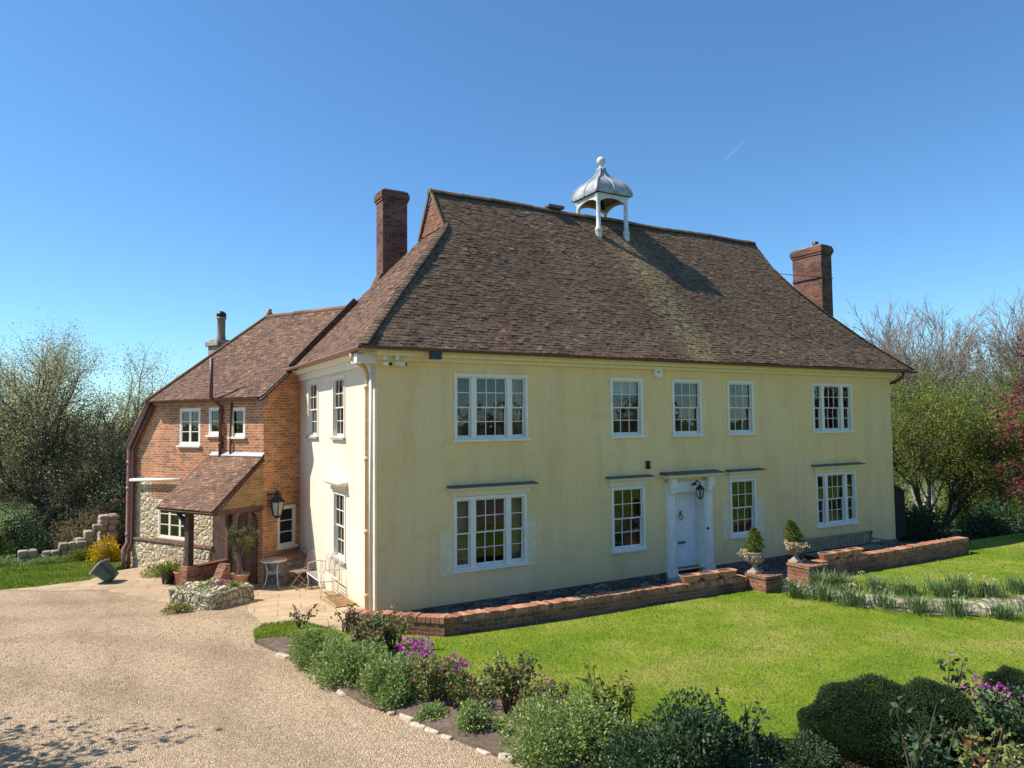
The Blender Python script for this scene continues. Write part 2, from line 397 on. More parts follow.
def lawn_mat(name, a, c, d):
    m, ns, ls, b = new_mat(name)
    ob = coord(ns)
    n1 = noise(ns, ls, ob, 0.45, 5, 0.6)
    n2 = noise(ns, ls, ob, 30, 5, 0.7)
    n3 = noise(ns, ls, ob, 2.5, 5, 0.65)
    r1 = ramp(ns, [(0.33, a), (0.5, c), (0.68, d)]); ls.new(n1, r1.inputs[0])
    r2 = ramp(ns, [(0.3, (0.6, 0.62, 0.6)), (0.7, (1.3, 1.28, 1.2))]); ls.new(n2, r2.inputs[0])
    r3 = ramp(ns, [(0.3, (0.8, 0.85, 0.8)), (0.7, (1.18, 1.12, 1.1))]); ls.new(n3, r3.inputs[0])
    col = mix(ns, ls, 1.0, r1.outputs[0], r2.outputs[0], 'MULTIPLY')
    col = mix(ns, ls, 1.0, col, r3.outputs[0], 'MULTIPLY')
    ls.new(col, b.inputs['Base Color'])
    b.inputs['Roughness'].default_value = 0.9
    b.inputs['Specular IOR Level'].default_value = 0.15
    bump(ns, ls, b, n2, 1.0, 0.03)
lawn_mat('lawn_turf', (0.115, 0.205, 0.014), (0.19, 0.265, 0.022), (0.31, 0.31, 0.075))
lawn_mat('rough_turf', (0.07, 0.12, 0.02), (0.10, 0.15, 0.03), (0.15, 0.17, 0.05))
lawn_mat('country', (0.06, 0.10, 0.025), (0.10, 0.14, 0.04), (0.17, 0.18, 0.07))
def paving_mat():
    m, ns, ls, b = new_mat('paving')
    ob = coord(ns)
    br = node(ns, "ShaderNodeTexBrick", Scale=1.0)
    br.inputs['Brick Width'].default_value = 0.95; br.inputs['Row Height'].default_value = 0.6
    br.inputs['Mortar Size'].default_value = 0.012; br.inputs['Mortar Smooth'].default_value = 0.4
    br.inputs['Color1'].default_value = (0.50, 0.385, 0.25, 1); br.inputs['Color2'].default_value = (0.43, 0.33, 0.215, 1)
    br.inputs['Mortar'].default_value = (0.27, 0.20, 0.13, 1)
    ls.new(scaled(ns, ls, ob, (1, 1, 1), (0, 0, R(12))), br.inputs['Vector'])
    n1 = noise(ns, ls, ob, 1.3, 6, 0.65)
    r1 = ramp(ns, [(0.3, (0.74, 0.72, 0.70)), (0.7, (1.12, 1.1, 1.08))]); ls.new(n1, r1.inputs[0])
    col = mix(ns, ls, 1.0, br.outputs['Color'], r1.outputs[0], 'MULTIPLY')
    n2 = noise(ns, ls, ob, 16, 5, 0.7)
    r2 = ramp(ns, [(0.3, (0.85, 0.85, 0.85)), (0.7, (1.1, 1.1, 1.1))]); ls.new(n2, r2.inputs[0])
    col = mix(ns, ls, 1.0, col, r2.outputs[0], 'MULTIPLY')
    ls.new(col, b.inputs['Base Color']); b.inputs['Roughness'].default_value = 0.9
    b.inputs['Specular IOR Level'].default_value = 0.2
    h = node(ns, "ShaderNodeMath", operation='SUBTRACT'); ls.new(n2, h.inputs[0]); ls.new(br.outputs['Fac'], h.inputs[1])
    bump(ns, ls, b, h.outputs[0], 0.5, 0.012)
paving_mat()
brick_mat('brick_paving', (0.46, 0.25, 0.15), (0.38, 0.20, 0.125), (0.30, 0.21, 0.14), (0.26, 0.14, 0.09), 0.22, 0.11, 0.008, 0.4)
stone_mat('crazy_paving', [(0.32, 0.28, 0.22), (0.46, 0.41, 0.33), (0.38, 0.34, 0.27), (0.52, 0.46, 0.37)], (0.16, 0.15, 0.08), 2.6, 1.0, 0.05)
stone_mat('dark_path', [(0.13, 0.11, 0.09), (0.22, 0.19, 0.15), (0.17, 0.15, 0.12), (0.26, 0.22, 0.18)], (0.10, 0.09, 0.07), 2.2, 1.2, 0.04)
leaf_mat('grass_blade', [(0.0, (0.095, 0.19, 0.012)), (0.5, (0.18, 0.26, 0.02)), (1.0, (0.30, 0.315, 0.055))], 0.3)
leaf_mat('grey_leaf', [(0.0, (0.09, 0.16, 0.03)), (0.5, (0.26, 0.35, 0.09)), (1.0, (0.55, 0.62, 0.28))], 0.25)
leaf_mat('dark_leaf', [(0.0, (0.024, 0.055, 0.020)), (0.6, (0.050, 0.098, 0.036)), (1.0, (0.10, 0.16, 0.065))], 0.2, 0.45)
leaf_mat('yew_leaf', [(0.0, (0.018, 0.040, 0.016)), (0.6, (0.038, 0.074, 0.024)), (1.0, (0.085, 0.13, 0.042))], 0.2)
leaf_mat('rose_leaf', [(0.0, (0.06, 0.09, 0.025)), (0.45, (0.16, 0.21, 0.05)), (0.72, (0.32, 0.34, 0.12)), (0.80, (0.28, 0.11, 0.06)), (1.0, (0.34, 0.07, 0.045))], 0.3, 0.4)
leaf_mat('bronze_leaf', [(0.0, (0.09, 0.06, 0.03)), (0.5, (0.16, 0.14, 0.06)), (0.8, (0.24, 0.13, 0.07)), (1.0, (0.26, 0.07, 0.05))], 0.3, 0.4)
leaf_mat('lime_leaf', [(0.0, (0.10, 0.14, 0.02)), (0.6, (0.21, 0.25, 0.035)), (0.9, (0.30, 0.31, 0.06)), (1.0, (0.25, 0.08, 0.04))], 0.35, 0.4)
leaf_mat('magenta_petal', [(0.0, (0.30, 0.03, 0.26)), (0.6, (0.50, 0.06, 0.42)), (1.0, (0.62, 0.15, 0.55))], 0.3)
leaf_mat('pink_petal', [(0.0, (0.20, 0.04, 0.09)), (1.0, (0.40, 0.12, 0.20))], 0.3)
leaf_mat('yellow_flower', [(0.0, (0.30, 0.24, 0.01)), (0.5, (0.62, 0.42, 0.005)), (1.0, (0.75, 0.55, 0.02))], 0.25)
leaf_mat('cream_flower', [(0.0, (0.45, 0.33, 0.20)), (1.0, (0.66, 0.55, 0.38))], 0.25)
leaf_mat('spring_leaf', [(0.0, (0.20, 0.21, 0.09)), (0.5, (0.38, 0.39, 0.18)), (1.0, (0.58, 0.57, 0.32))], 0.68)
leaf_mat('brown_leaf', [(0.0, (0.17, 0.12, 0.075)), (0.6, (0.28, 0.21, 0.125)), (1.0, (0.34, 0.31, 0.15))], 0.45)
leaf_mat('fresh_leaf', [(0.0, (0.12, 0.17, 0.025)), (0.5, (0.24, 0.30, 0.05)), (1.0, (0.40, 0.42, 0.10))], 0.45)
leaf_mat('olive_leaf', [(0.0, (0.065, 0.09, 0.025)), (0.5, (0.14, 0.17, 0.05)), (1.0, (0.26, 0.27, 0.09))], 0.35)
leaf_mat('maple_leaf', [(0.0, (0.08, 0.012, 0.022)), (0.5, (0.21, 0.03, 0.055)), (1.0, (0.36, 0.06, 0.10))], 0.45)
leaf_mat('conifer_leaf', [(0.0, (0.06, 0.10, 0.015)), (0.6, (0.15, 0.20, 0.03)), (1.0, (0.24, 0.28, 0.05))], 0.2)
leaf_mat('daffodil_leaf', [(0.0, (0.07, 0.13, 0.035)), (0.5, (0.14, 0.22, 0.08)), (1.0, (0.24, 0.30, 0.15))], 0.25)
bark_mat('dark_bark', (0.035, 0.026, 0.018), (0.10, 0.08, 0.06))
bark_mat('grey_bark', (0.09, 0.075, 0.06), (0.20, 0.17, 0.14))
bark_mat('pale_bark', (0.22, 0.19, 0.16), (0.44, 0.39, 0.33))

# ------------------------------------------------------------------ object helpers
COL = sc.collection
def link(o, parent=None):
    COL.objects.link(o)
    if parent is not None:
        o.parent = parent
    return o
def tag(o, label=None, cat=None, group=None, kind=None):
    if label: o['label'] = label
    if cat: o['category'] = cat
    if group: o['group'] = group
    if kind: o['kind'] = kind
    return o
def thing(name, label, cat, loc=(0, 0, 0), rz=0.0, group=None):
    o = bpy.data.objects.new(name, None)
    o.empty_display_size = 0.2
    o.location = loc
    o.rotation_euler = (0, 0, rz)
    link(o)
    return tag(o, label, cat, group)
def copy_tree(o, parent=None):
    c = o.copy()
    COL.objects.link(c)
    if parent is not None:
        c.parent = parent
    for ch in list(o.children):
        copy_tree(ch, c)
    return c

class MB:
    """collects faces; build() links them as one mesh object with metre-sized UVs"""
    def __init__(s, M=None):
        s.v, s.f, s.m, s.t = [], [], [], []
        s.M = M
        s.cur = 0
        s.tone = 0.5
        s.smooth = []
        s.sm = False
    def P(s, p):
        p = Vector(p)
        s.v.append(tuple(s.M @ p if s.M else p))
        return len(s.v) - 1
    def F(s, idx):
        s.f.append(tuple(idx)); s.m.append(s.cur); s.t.append(s.tone); s.smooth.append(s.sm)
    def face(s, *pts):
        s.F([s.P(p) for p in pts])
    def box(s, x0, x1, y0, y1, z0, z1, skip=''):
        a = [s.P((x, y, z)) for z in (z0, z1) for y in (y0, y1) for x in (x0, x1)]
        for k, q in (('b', (0, 2, 3, 1)), ('t', (4, 5, 7, 6)), ('f', (0, 1, 5, 4)), ('k', (2, 6, 7, 3)), ('l', (0, 4, 6, 2)), ('r', (1, 3, 7, 5))):
            if k not in skip:
                s.F([a[i] for i in q])
    def obox(s, c, ax, ay, az):
        c, ax, ay, az = Vector(c), Vector(ax), Vector(ay), Vector(az)
        a = [s.P(c + i * ax + j * ay + k * az) for k in (-1, 1) for j in (-1, 1) for i in (-1, 1)]
        for q in ((0, 2, 3, 1), (4, 5, 7, 6), (0, 1, 5, 4), (2, 6, 7, 3), (0, 4, 6, 2), (1, 3, 7, 5)):
            s.F([a[i] for i in q])
    def beam(s, p, q, w, h, up=(0, 0, 1)):
        p, q = Vector(p), Vector(q)
        d = (q - p)
        side = d.cross(Vector(up)).normalized()
        u = side.cross(d).normalized()
        s.obox((p + q) / 2, d / 2, side * w / 2, u * h / 2)
    def tube(s, pts, r, n=8, cap=True):
        pts = [Vector(p) for p in pts]
        rr = r if isinstance(r, (list, tuple)) else [r] * len(pts)
        rings = []
        sm = s.sm; s.sm = n > 5
        a = None
        for i, p in enumerate(pts):
            d = (pts[min(i + 1, len(pts) - 1)] - pts[max(i - 1, 0)]).normalized()
            if a is None:
                a = d.orthogonal().normalized()
            a = (a - d * a.dot(d)).normalized()
            b = d.cross(a)
            rings.append([s.P(p + rr[i] * (math.cos(2 * math.pi * k / n) * a + math.sin(2 * math.pi * k / n) * b)) for k in range(n)])
        for r0, r1 in zip(rings, rings[1:]):
            for k in range(n):
                s.F((r0[k], r0[(k + 1) % n], r1[(k + 1) % n], r1[k]))
        if cap:
            s.sm = False
            s.F(rings[0][::-1]); s.F(rings[-1])
        s.sm = sm
    def lathe(s, prof, c=(0, 0, 0), n=16, smooth=True):
        c = Vector(c)
        sm = s.sm; s.sm = smooth
        rings = [[s.P(c + Vector((r * math.cos(2 * math.pi * k / n), r * math.sin(2 * math.pi * k / n), z))) for k in range(n)] for r, z in prof]
        for r0, r1 in zip(rings, rings[1:]):
            for k in range(n):
                s.F((r0[k], r0[(k + 1) % n], r1[(k + 1) % n], r1[k]))
        s.sm = sm
    def ball(s, c, r, n=12):
        prof = [(max(1e-4, r * math.sin(math.pi * i / n)), -r * math.cos(math.pi * i / n)) for i in range(n + 1)]
        s.lathe(prof, c, n + 4)
    def prism(s, poly, lo, hi, axis=2):
        """extrude polygon (2D) between lo and hi along axis (0,1,2)"""
        def mk(p, h):
            return {0: (h, p[0], p[1]), 1: (p[0], h, p[1]), 2: (p[0], p[1], h)}[axis]
        a = [s.P(mk(p, lo)) for p in poly]; b = [s.P(mk(p, hi)) for p in poly]
        s.F(a[::-1]); s.F(b)
        for i in range(len(poly)):
            j = (i + 1) % len(poly)
            s.F((a[i], a[j], b[j], b[i]))
    def build(s, name, mats, parent=None, loc=None, uv=True, bevel=0.0, fix=True):
        me = bpy.data.meshes.new(name)
        v = s.v
        if loc is not None:
            v = [(p[0] - loc[0], p[1] - loc[1], p[2] - loc[2]) for p in v]
        me.from_pydata(v, [], s.f)
        for mt in (mats if isinstance(mats, (list, tuple)) else [mats]):
            me.materials.append(MATS[mt])
        me.polygons.foreach_set('material_index', s.m)
        me.polygons.foreach_set('use_smooth', s.smooth)
        at = me.attributes.new('tone', 'FLOAT', 'FACE')
        at.data.foreach_set('value', s.t)
        if fix and len(s.f) < 4000:
            import bmesh
            bm = bmesh.new(); bm.from_mesh(me)
            bmesh.ops.recalc_face_normals(bm, faces=bm.faces[:])
            bm.to_mesh(me); bm.free()
        if uv:
            lay = me.uv_layers.new(name='UVMap')
            out = np.empty((len(me.loops), 2), np.float32)
            for p in me.polygons:
                n = p.normal
                if abs(n.z) > 0.93:
                    for li in p.loop_indices:
                        c = v[me.loops[li].vertex_index]; out[li] = (c[0], c[1])
                else:
                    t = Vector((-n.y, n.x, 0)).normalized()
                    k = 1.0 / math.sqrt(max(0.05, 1 - n.z * n.z))
                    for li in p.loop_indices:
                        c = v[me.loops[li].vertex_index]; out[li] = (c[0] * t.x + c[1] * t.y, c[2] * k)
            lay.data.foreach_set('uv', out.ravel())
        me.update()
        o = bpy.data.objects.new(name, me)
        if loc is not None:
            o.location = loc
        link(o, parent)
        if bevel:
            b = o.modifiers.new('bevel', 'BEVEL'); b.width = bevel; b.segments = 2; b.limit_method = 'ANGLE'
        return o

def fast_mesh(name, verts, quads, mat, tone=None, parent=None, loc=None, smooth=False):
    """verts (N,3), quads (F,4 or 3) numpy"""
    me = bpy.data.meshes.new(name)
    verts = np.asarray(verts, np.float32)
    if loc is not None:
        verts = verts - np.asarray(loc, np.float32)
    quads = np.asarray(quads, np.int32)
    k = quads.shape[1]
    me.vertices.add(len(verts)); me.vertices.foreach_set('co', verts.ravel())
    me.loops.add(quads.size); me.loops.foreach_set('vertex_index', quads.ravel())
    me.polygons.add(len(quads))
    me.polygons.foreach_set('loop_start', np.arange(0, quads.size, k, dtype=np.int32))
    me.polygons.foreach_set('use_smooth', np.full(len(quads), bool(smooth)))
    me.materials.append(MATS[mat])
    if tone is not None:
        at = me.attributes.new('tone', 'FLOAT', 'FACE')
        at.data.foreach_set('value', np.asarray(tone, np.float32))
    me.update(calc_edges=True)
    me.validate()
    o = bpy.data.objects.new(name, me)
    if loc is not None:
        o.location = loc
    return link(o, parent)

# ------------------------------------------------------------------ ground levels
def smooth01(t):
    t = max(0.0, min(1.0, t))
    return t * t * (3 - 2 * t)
def g(x, y):                       # gravel and paving level: falls gently towards the brick annexe
    return -0.42 * smooth01((y - 0.3) / 6.8)
def terrain(x, y):
    r = math.hypot(x - 5, y - 2)
    h = g(x, y) - 0.44
    h -= 2.6 * smooth01((r - 20) / 30)
    h -= 45 * smooth01((r - 45) / 600)
    if r > 1500:
        h += (math.sin(x * 0.0011 + 1.0) + math.sin(y * 0.0017 + x * 0.0006) + math.sin(x * 0.0031)) * 11 * smooth01((r - 1500) / 2500) + 26 * smooth01((r - 3500) / 4000)
    return h
def sheet(name, poly, mat, off, level=None, step=0.5, skirt=0.12):
    import bmesh
    bm = bmesh.new()
    f = bm.faces.new([bm.verts.new((x, y, 0)) for x, y in poly])
    xs = [p[0] for p in poly]; ys = [p[1] for p in poly]
    for ax, lo, hi in ((0, min(xs), max(xs)), (1, min(ys), max(ys))):
        k = math.floor(lo / step) + 1
        while k * step < hi:
            co = [0, 0, 0]; no = [0, 0, 0]; co[ax] = k * step; no[ax] = 1
            bmesh.ops.bisect_plane(bm, geom=bm.verts[:] + bm.edges[:] + bm.faces[:], plane_co=co, plane_no=no)
            k += 1
    bmesh.ops.recalc_face_normals(bm, faces=bm.faces[:])
    if sum(fc.normal.z for fc in bm.faces) < 0:
        bmesh.ops.reverse_faces(bm, faces=bm.faces[:])
    lv = level or g
    edges = [e for e in bm.edges if e.is_boundary]
    ret = bmesh.ops.extrude_edge_only(bm, edges=edges)
    low = set(v for v in ret['geom'] if isinstance(v, bmesh.types.BMVert))
    for v in bm.verts:
        v.co.z = lv(v.co.x, v.co.y) + off - (skirt if v in low else 0)
    me = bpy.data.meshes.new(name); bm.to_mesh(me); bm.free()
    me.materials.append(MATS[mat])
    uv = me.uv_layers.new(name='UVMap')
    for l in me.loops:
        c = me.vertices[l.vertex_index].co
        uv.data[l.index].uv = (c.x, c.y)
    o = bpy.data.objects.new(name, me)
    link(o)
    return tag(o, kind='structure')

ax = np.unique(np.concatenate([np.arange(-40, 70, 2.0), 15 + np.sinh(np.linspace(-6.2, 6.2, 90)) * 36]))
ay = np.unique(np.concatenate([np.arange(-30, 60, 2.0), 15 + np.sinh(np.linspace(-6.2, 6.2, 90)) * 36]))
gv = [(x, y, terrain(x, y)) for y in ay for x in ax]
nx = len(ax)
gq = [(j * nx + i, j * nx + i + 1, (j + 1) * nx + i + 1, (j + 1) * nx + i) for j in range(len(ay) - 1) for i in range(nx - 1)]
tag(fast_mesh('ground', gv, gq, 'country', smooth=True), kind='structure')

GRAVEL = [(-16, -18), (2.2, -18), (1.2, -12), (0.6, -9.4), (-0.2, -7.7), (-0.82, -6.64), (-1.13, -5.76), (-1.36, -4.98), (-1.66, -4.44), (-1.86, -3.39), (-2.07, -2.4), (-2.2, -1.47), (-2.45, -0.7),
          (-2.35, 0.1), (-2.1, 0.5), (-2.15, 2.0), (-1.95, 2.95), (-2.6, 3.3), (-3.3, 4.4), (-3.75, 5.4), (-4.3, 6.7), (-4.75, 7.6), (-6.0, 8.3), (-7.2, 9.2), (-9, 10.1), (-16, 12)]
sheet('gravel_drive', GRAVEL, 'gravel', 0.0)
PATIO = [(-2.1, 0.5), (-1.4, 0.42), (-0.95, -0.85), (-0.6, -0.9), (-0.05, -0.1), (-0.02, 6.64), (-1.13, 6.0), (-1.1, 6.05), (-2.6, 8.6), (-3.3, 7.8), (-4.3, 6.7), (-3.75, 5.4), (-3.3, 4.4), (-2.6, 3.3), (-1.95, 2.95), (-2.15, 2.0)]
sheet('patio', PATIO, 'paving', 0.012)
sheet('brick_path', [(-4.3, 6.7), (-3.3, 7.8), (-2.6, 8.6), (-3.75, 10.6), (-4.6, 10.3), (-5.2, 9.3), (-6.5, 9.1), (-7.2, 9.2), (-6.0, 8.3), (-4.75, 7.6)], 'paving', 0.010)
sheet('side_lawn', [(-16, 12), (-9, 10.1), (-7.2, 9.2), (-6.5, 9.1), (-5.2, 9.3), (-4.6, 10.3), (-4.3, 11.5), (-4.6, 14.2), (-7, 13.6), (-16, 16)], 'lawn_turf', 0.02)
LAWN_Z = 0.1
flat = lambda x, y: 0.0
def lawn_level(x, y):
    return LAWN_Z - 0.08 * smooth01((x - 15.5) / 4) + 0.03 * math.sin(x * 0.5) * math.sin(y * 0.6)
BED_IN = [(-1.95, -0.75), (-1.3, -1.6), (-0.6, -2.7), (-0.12, -3.6), (0.33, -5.24), (0.86, -6.9), (1.25, -7.75), (2.1, -8.15), (3.0, -8.75), (4.4, -9.1), (6.5, -9.2), (9, -9.8), (12, -11)]
LAWN = [(-1.45, -0.5), (-0.85, -1.25), (0.5, -2.4)] + [(2.6, -2.5), (5.2, -2.62), (7.6, -2.78), (7.7, -3.2), (8.25, -3.25), (9.0, -3.25), (9.65, -3.25), (9.7, -2.95), (13, -2.95), (16.4, -2.87), (16.9, -2.4), (18.8, -1.5), (21, -1.6), (27, -2.8), (32, -8), (30, -18), (13, -18)] + BED_IN[::-1][:-1] + [(-1.95, -0.75)]
sheet('lawn', LAWN, 'lawn_turf', 0.0, lawn_level, skirt=0.3)
sheet('lawn_corner', [(-2.45, -0.62), (-1.95, -0.75), (-1.45, -0.5), (-0.98, -0.8), (-1.42, 0.38), (-2.1, 0.48), (-2.35, 0.1)], 'lawn_turf', 0.02, flat)
BED_OUT = [(-2.45, -0.7), (-2.2, -1.47), (-2.07, -2.4), (-1.86, -3.39), (-1.66, -4.44), (-1.36, -4.98), (-1.13, -5.76), (-0.82, -6.64), (-0.2, -7.7), (0.6, -9.4), (1.2, -12), (2.2, -16), (12, -16)]
def bed_level(x, y):
    return 0.05 + 0.03 * math.sin(x * 3.1 + y) * math.sin(y * 2.7)
sheet('flower_bed', BED_OUT + BED_IN[::-1], 'soil', 0.0, bed_level, step=0.25, skirt=0.25)
sheet('terrace_path', [(-0.6, -0.9), (-0.05, -0.1), (-0.05, 0.02), (17.4, 0.02), (17.4, 1.2), (30, 1.2), (30, -0.2), (18.9, -1.4), (16.9, -2.3), (16.3, -2.7), (9.4, -2.75), (9.0, -3.2), (8.2, -3.2), (8.0, -2.6), (5.2, -2.4), (2.6, -2.28), (0.6, -2.15)], 'dark_path', -0.08, lambda x, y: -0.27 * smooth01((x - 1) / 5))
PATH = [(8.25, -3.22), (8.98, -3.22), (9.25, -4.2), (9.9, -5.1), (10.8, -5.75), (12.4, -6.2), (14.5, -6.6), (14.2, -7.5), (12.2, -7.3), (10.4, -6.8), (9.1, -6.0), (8.4, -4.9)]
sheet('garden_path', PATH, 'crazy_paving', 0.012, lawn_level, skirt=0.02)

# ------------------------------------------------------------------ the farmhouse
XR, DEPTH, YRIDGE, ZRIDGE, ZEAVE = 17.34, 6.66, 3.1, 10.02, 5.42
house = thing('farmhouse', 'large cream rendered farmhouse with steep brown tiled roof and white sash windows', 'house')
FRONT = Matrix.Identity(4)
END = Matrix(((0, 1, 0, 0), (-1, 0, 0, 0), (0, 0, 1, 0), (0, 0, 0, 1)))     # X along -y, Y into the house (+x)

UP_Z, LO_Z = (3.50, 4.95), (0.70, 2.26)
front_windows = [(1.76, 3.62, *UP_Z, 'three'), (5.99, 7.01, *UP_Z, 'sash'), (8.0, 9.03, *UP_Z, 'sash'), (9.99, 11.0, *UP_Z, 'sash'), (13.5, 15.34, *UP_Z, 'three'),
                 (1.73, 3.56, *LO_Z, 'three'), (5.97, 7.02, *LO_Z, 'sash'), (9.99, 11.0, *LO_Z, 'sash'), (13.53, 15.4, *LO_Z, 'three')]
DOOR = (7.98, 9.0, -0.12, 2.02)
end_windows = [(-3.22, -2.18, 3.55, 5.02, 'sash'), (-5.66, -4.60, 3.55, 5.02, 'sash'), (-3.12, -2.12, 0.70, 2.28, 'sash')]

def wall(b, x0, x1, z0, z1, holes, depth=0.16, pick=None, y=0.0):
    xs = sorted({x0, x1} | {min(max(h[i], x0), x1) for h in holes for i in (0, 1)} | set(pick[0] if pick else ()))
    zs = sorted({z0, z1} | {min(max(h[i], z0), z1) for h in holes for i in (2, 3)} | set(pick[1] if pick else ()))
    for xa, xb in zip(xs, xs[1:]):
        for za, zb in zip(zs, zs[1:]):
            cx, cz = (xa + xb) / 2, (za + zb) / 2
            if any(h[0] < cx < h[1] and h[2] < cz < h[3] for h in holes):
                continue
            b.cur = pick[2](cx, cz) if pick else 0
            b.face((xa, y, za), (xb, y, za), (xb, y, zb), (xa, y, zb))
    b.cur = 0
    for h in holes:
        a, c, d, e = h[:4]
        b.cur = pick[2]((a + c) / 2, d - 0.05) if pick else 0
        for q in (((a, y, d), (a, y, e)), ((c, y, e), (c, y, d)), ((a, y, e), (c, y, e)), ((c, y, d), (a, y, d))):
            (p0, p1) = q
            b.face(p0, p1, (p1[0], y + depth, p1[2]), (p0[0], y + depth, p0[2]))
    b.cur = 0

b = MB(FRONT)
wall(b, 0, XR, 0.0, 5.36, front_windows + [DOOR[:2] + (0.0, DOOR[3])])
b.build('wall', 'yellow_limewash', house, fix=False)
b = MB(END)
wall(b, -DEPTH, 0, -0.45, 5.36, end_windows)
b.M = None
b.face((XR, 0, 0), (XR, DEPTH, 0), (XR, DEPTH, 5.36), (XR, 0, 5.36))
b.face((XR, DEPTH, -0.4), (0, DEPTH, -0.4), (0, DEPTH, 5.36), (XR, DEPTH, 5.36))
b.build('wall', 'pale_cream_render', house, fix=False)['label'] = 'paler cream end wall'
b = MB()
b.box(0.02, 7.7, -0.035, 0.02, -0.5, -0.004)
b.box(9.34, XR + 0.03, -0.035, 0.02, -0.5, -0.004)
b.box(7.7, 9.34, -0.02, 0.02, -0.5, -0.12)
b.box(XR, XR + 0.035, 0.02, DEPTH, -0.5, -0.004)
b.build('plinth', 'plinth_stone', house)
# rooms behind the glass
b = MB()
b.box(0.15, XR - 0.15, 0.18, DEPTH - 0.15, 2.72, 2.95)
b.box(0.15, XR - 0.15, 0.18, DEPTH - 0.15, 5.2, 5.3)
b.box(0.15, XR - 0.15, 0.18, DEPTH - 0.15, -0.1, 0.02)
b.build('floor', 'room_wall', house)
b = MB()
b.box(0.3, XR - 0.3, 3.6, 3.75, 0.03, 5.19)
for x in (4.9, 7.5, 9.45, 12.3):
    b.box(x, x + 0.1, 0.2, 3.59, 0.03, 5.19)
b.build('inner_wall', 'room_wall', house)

def sash_light(sb, gb, x0, x1, z0, z1, cols, rows, y0, st=0.03, bar=0.018):
    """one double-hung light: two sashes' bars into sb lists, panes into gb"""
    zm = (z0 + z1) / 2
    for k, (za, zb, y) in enumerate(((zm - 0.018, z1, y0), (z0, zm + 0.018, y0 + 0.04))):
        s = sb[k]
        s.box(x0, x0 + st, y, y + 0.035, za, zb); s.box(x1 - st, x1, y, y + 0.035, za, zb)
        s.box(x0 + st, x1 - st, y, y + 0.035, zb - st, zb)
        lo = st if k == 0 else st * 1.8
        s.box(x0 + st, x1 - st, y, y + 0.035, za, za + lo)
        ia, ib, ja, jb = x0 + st, x1 - st, za + lo, zb - st
        for c in range(1, cols):
            x = ia + (ib - ia) * c / cols
            s.box(x - bar / 2, x + bar / 2, y + 0.004, y + 0.030, ja, jb)
        for r in range(1, rows):
            z = ja + (jb - ja) * r / rows
            s.box(ia, ib, y + 0.006, y + 0.028, z - bar / 2, z + bar / 2)
        gb.face((ia - 0.01, y + 0.018, ja - 0.01), (ib + 0.01, y + 0.018, ja - 0.01), (ib + 0.01, y + 0.018, jb + 0.01), (ia - 0.01, y + 0.018, jb + 0.01))

def sash_window(M, w, parent, curtain=None, blind=False, sill_mat='white_paint', goods=None):
    x0, x1, z0, z1, kind = w
    f = MB(M)
    cas = 0.07
    f.box(x0, x0 + cas, -0.025, 0.13, z0, z1); f.box(x1 - cas, x1, -0.025, 0.13, z0, z1)
    f.box(x0 + cas, x1 - cas, -0.025, 0.13, z1 - cas, z1); f.box(x0 + cas, x1 - cas, -0.012, 0.13, z0, z0 + 0.035)
    ia, ib, ja, jb = x0 + cas, x1 - cas, z0 + 0.035, z1 - cas
    W = ib - ia
    lights = [(ia, ib, 3)] if kind == 'sash' else [(ia, ia + 0.20 * W, 1), (ia + 0.275 * W, ib - 0.275 * W, 3), (ib - 0.20 * W, ib, 1)]
    if kind == 'three':
        for a, c in ((ia + 0.20 * W, ia + 0.275 * W), (ib - 0.275 * W, ib - 0.20 * W)):
            f.box(a, c, -0.01, 0.13, ja, jb)
    wo = f.build('window', 'white_paint', parent)
    sb, gb = [MB(M), MB(M)], MB(M)
    for a, c, n in lights:
        sash_light(sb, gb, a, c, ja, jb, n, 2, 0.03)
    for s in sb:
        s.build('sash', 'white_paint', wo)
    gb.build('glass', 'window_glass', wo, fix=False)
    s = MB(M); s.box(x0 - 0.05, x1 + 0.05, -0.075, 0.14, z0 - 0.05, z0 - 0.002)
    s.build('sill', sill_mat, wo)
    if curtain:
        for side in curtain:
            c = MB(M)
            cx0, cx1 = (x0 + 0.04, x0 + 0.04 + 0.24 * (x1 - x0)) if side == 'l' else (x1 - 0.04 - 0.24 * (x1 - x0), x1 - 0.04)
            n = 18
            pts = [(cx0 + (cx1 - cx0) * i / n, 0.2 + 0.025 * math.sin(i * 2.1)) for i in range(n + 1)]
            for p, q in zip(pts, pts[1:]):
                c.face((p[0], p[1], z0), (q[0], q[1], z0), (q[0], q[1], z1), (p[0], p[1], z1))
            c.build('curtain', 'curtain_cloth', wo, fix=False)
    if blind:
        c = MB(M); c.box(x0 + 0.08, x1 - 0.08, 0.15, 0.16, z1 - 0.42, z1 - 0.06)
        c.build('blind', 'blind_cloth', wo)
    if goods:
        for gx, gw, gh in goods:
            c = MB(M)
            c.lathe([(gw * 0.6, 0), (gw, gh * 0.3), (gw * 0.8, gh * 0.7), (gw * 0.3, gh)], (x0 + gx, 0.22, z0 + 0.03), 8)
            c.build('windowsill_ornament', 'room_thing', wo)
    return wo
def hood(M, x0, x1, z, parent, depth=0.2, cap='lead_dark'):
    h = MB(M)
    h.box(x0 + 0.1, x1 - 0.1, -0.05, 0.0, z - 0.2, z - 0.075)
    h.box(x0 + 0.05, x1 - 0.05, -depth * 0.6, 0.0, z - 0.075, z - 0.04)
    h.box(x0 + 0.015, x1 - 0.015, -depth, 0.0, z - 0.04, z - 0.005)
    ho = h.build('window_hood', 'cream_paint', parent)
    c = MB(M); c.prism([(-depth - 0.02, z - 0.004), (0.0, z - 0.004), (0.0, z + 0.05), (-depth - 0.02, z + 0.018)], x0, x1, 0)
    c.build('lead_cap', cap, ho)
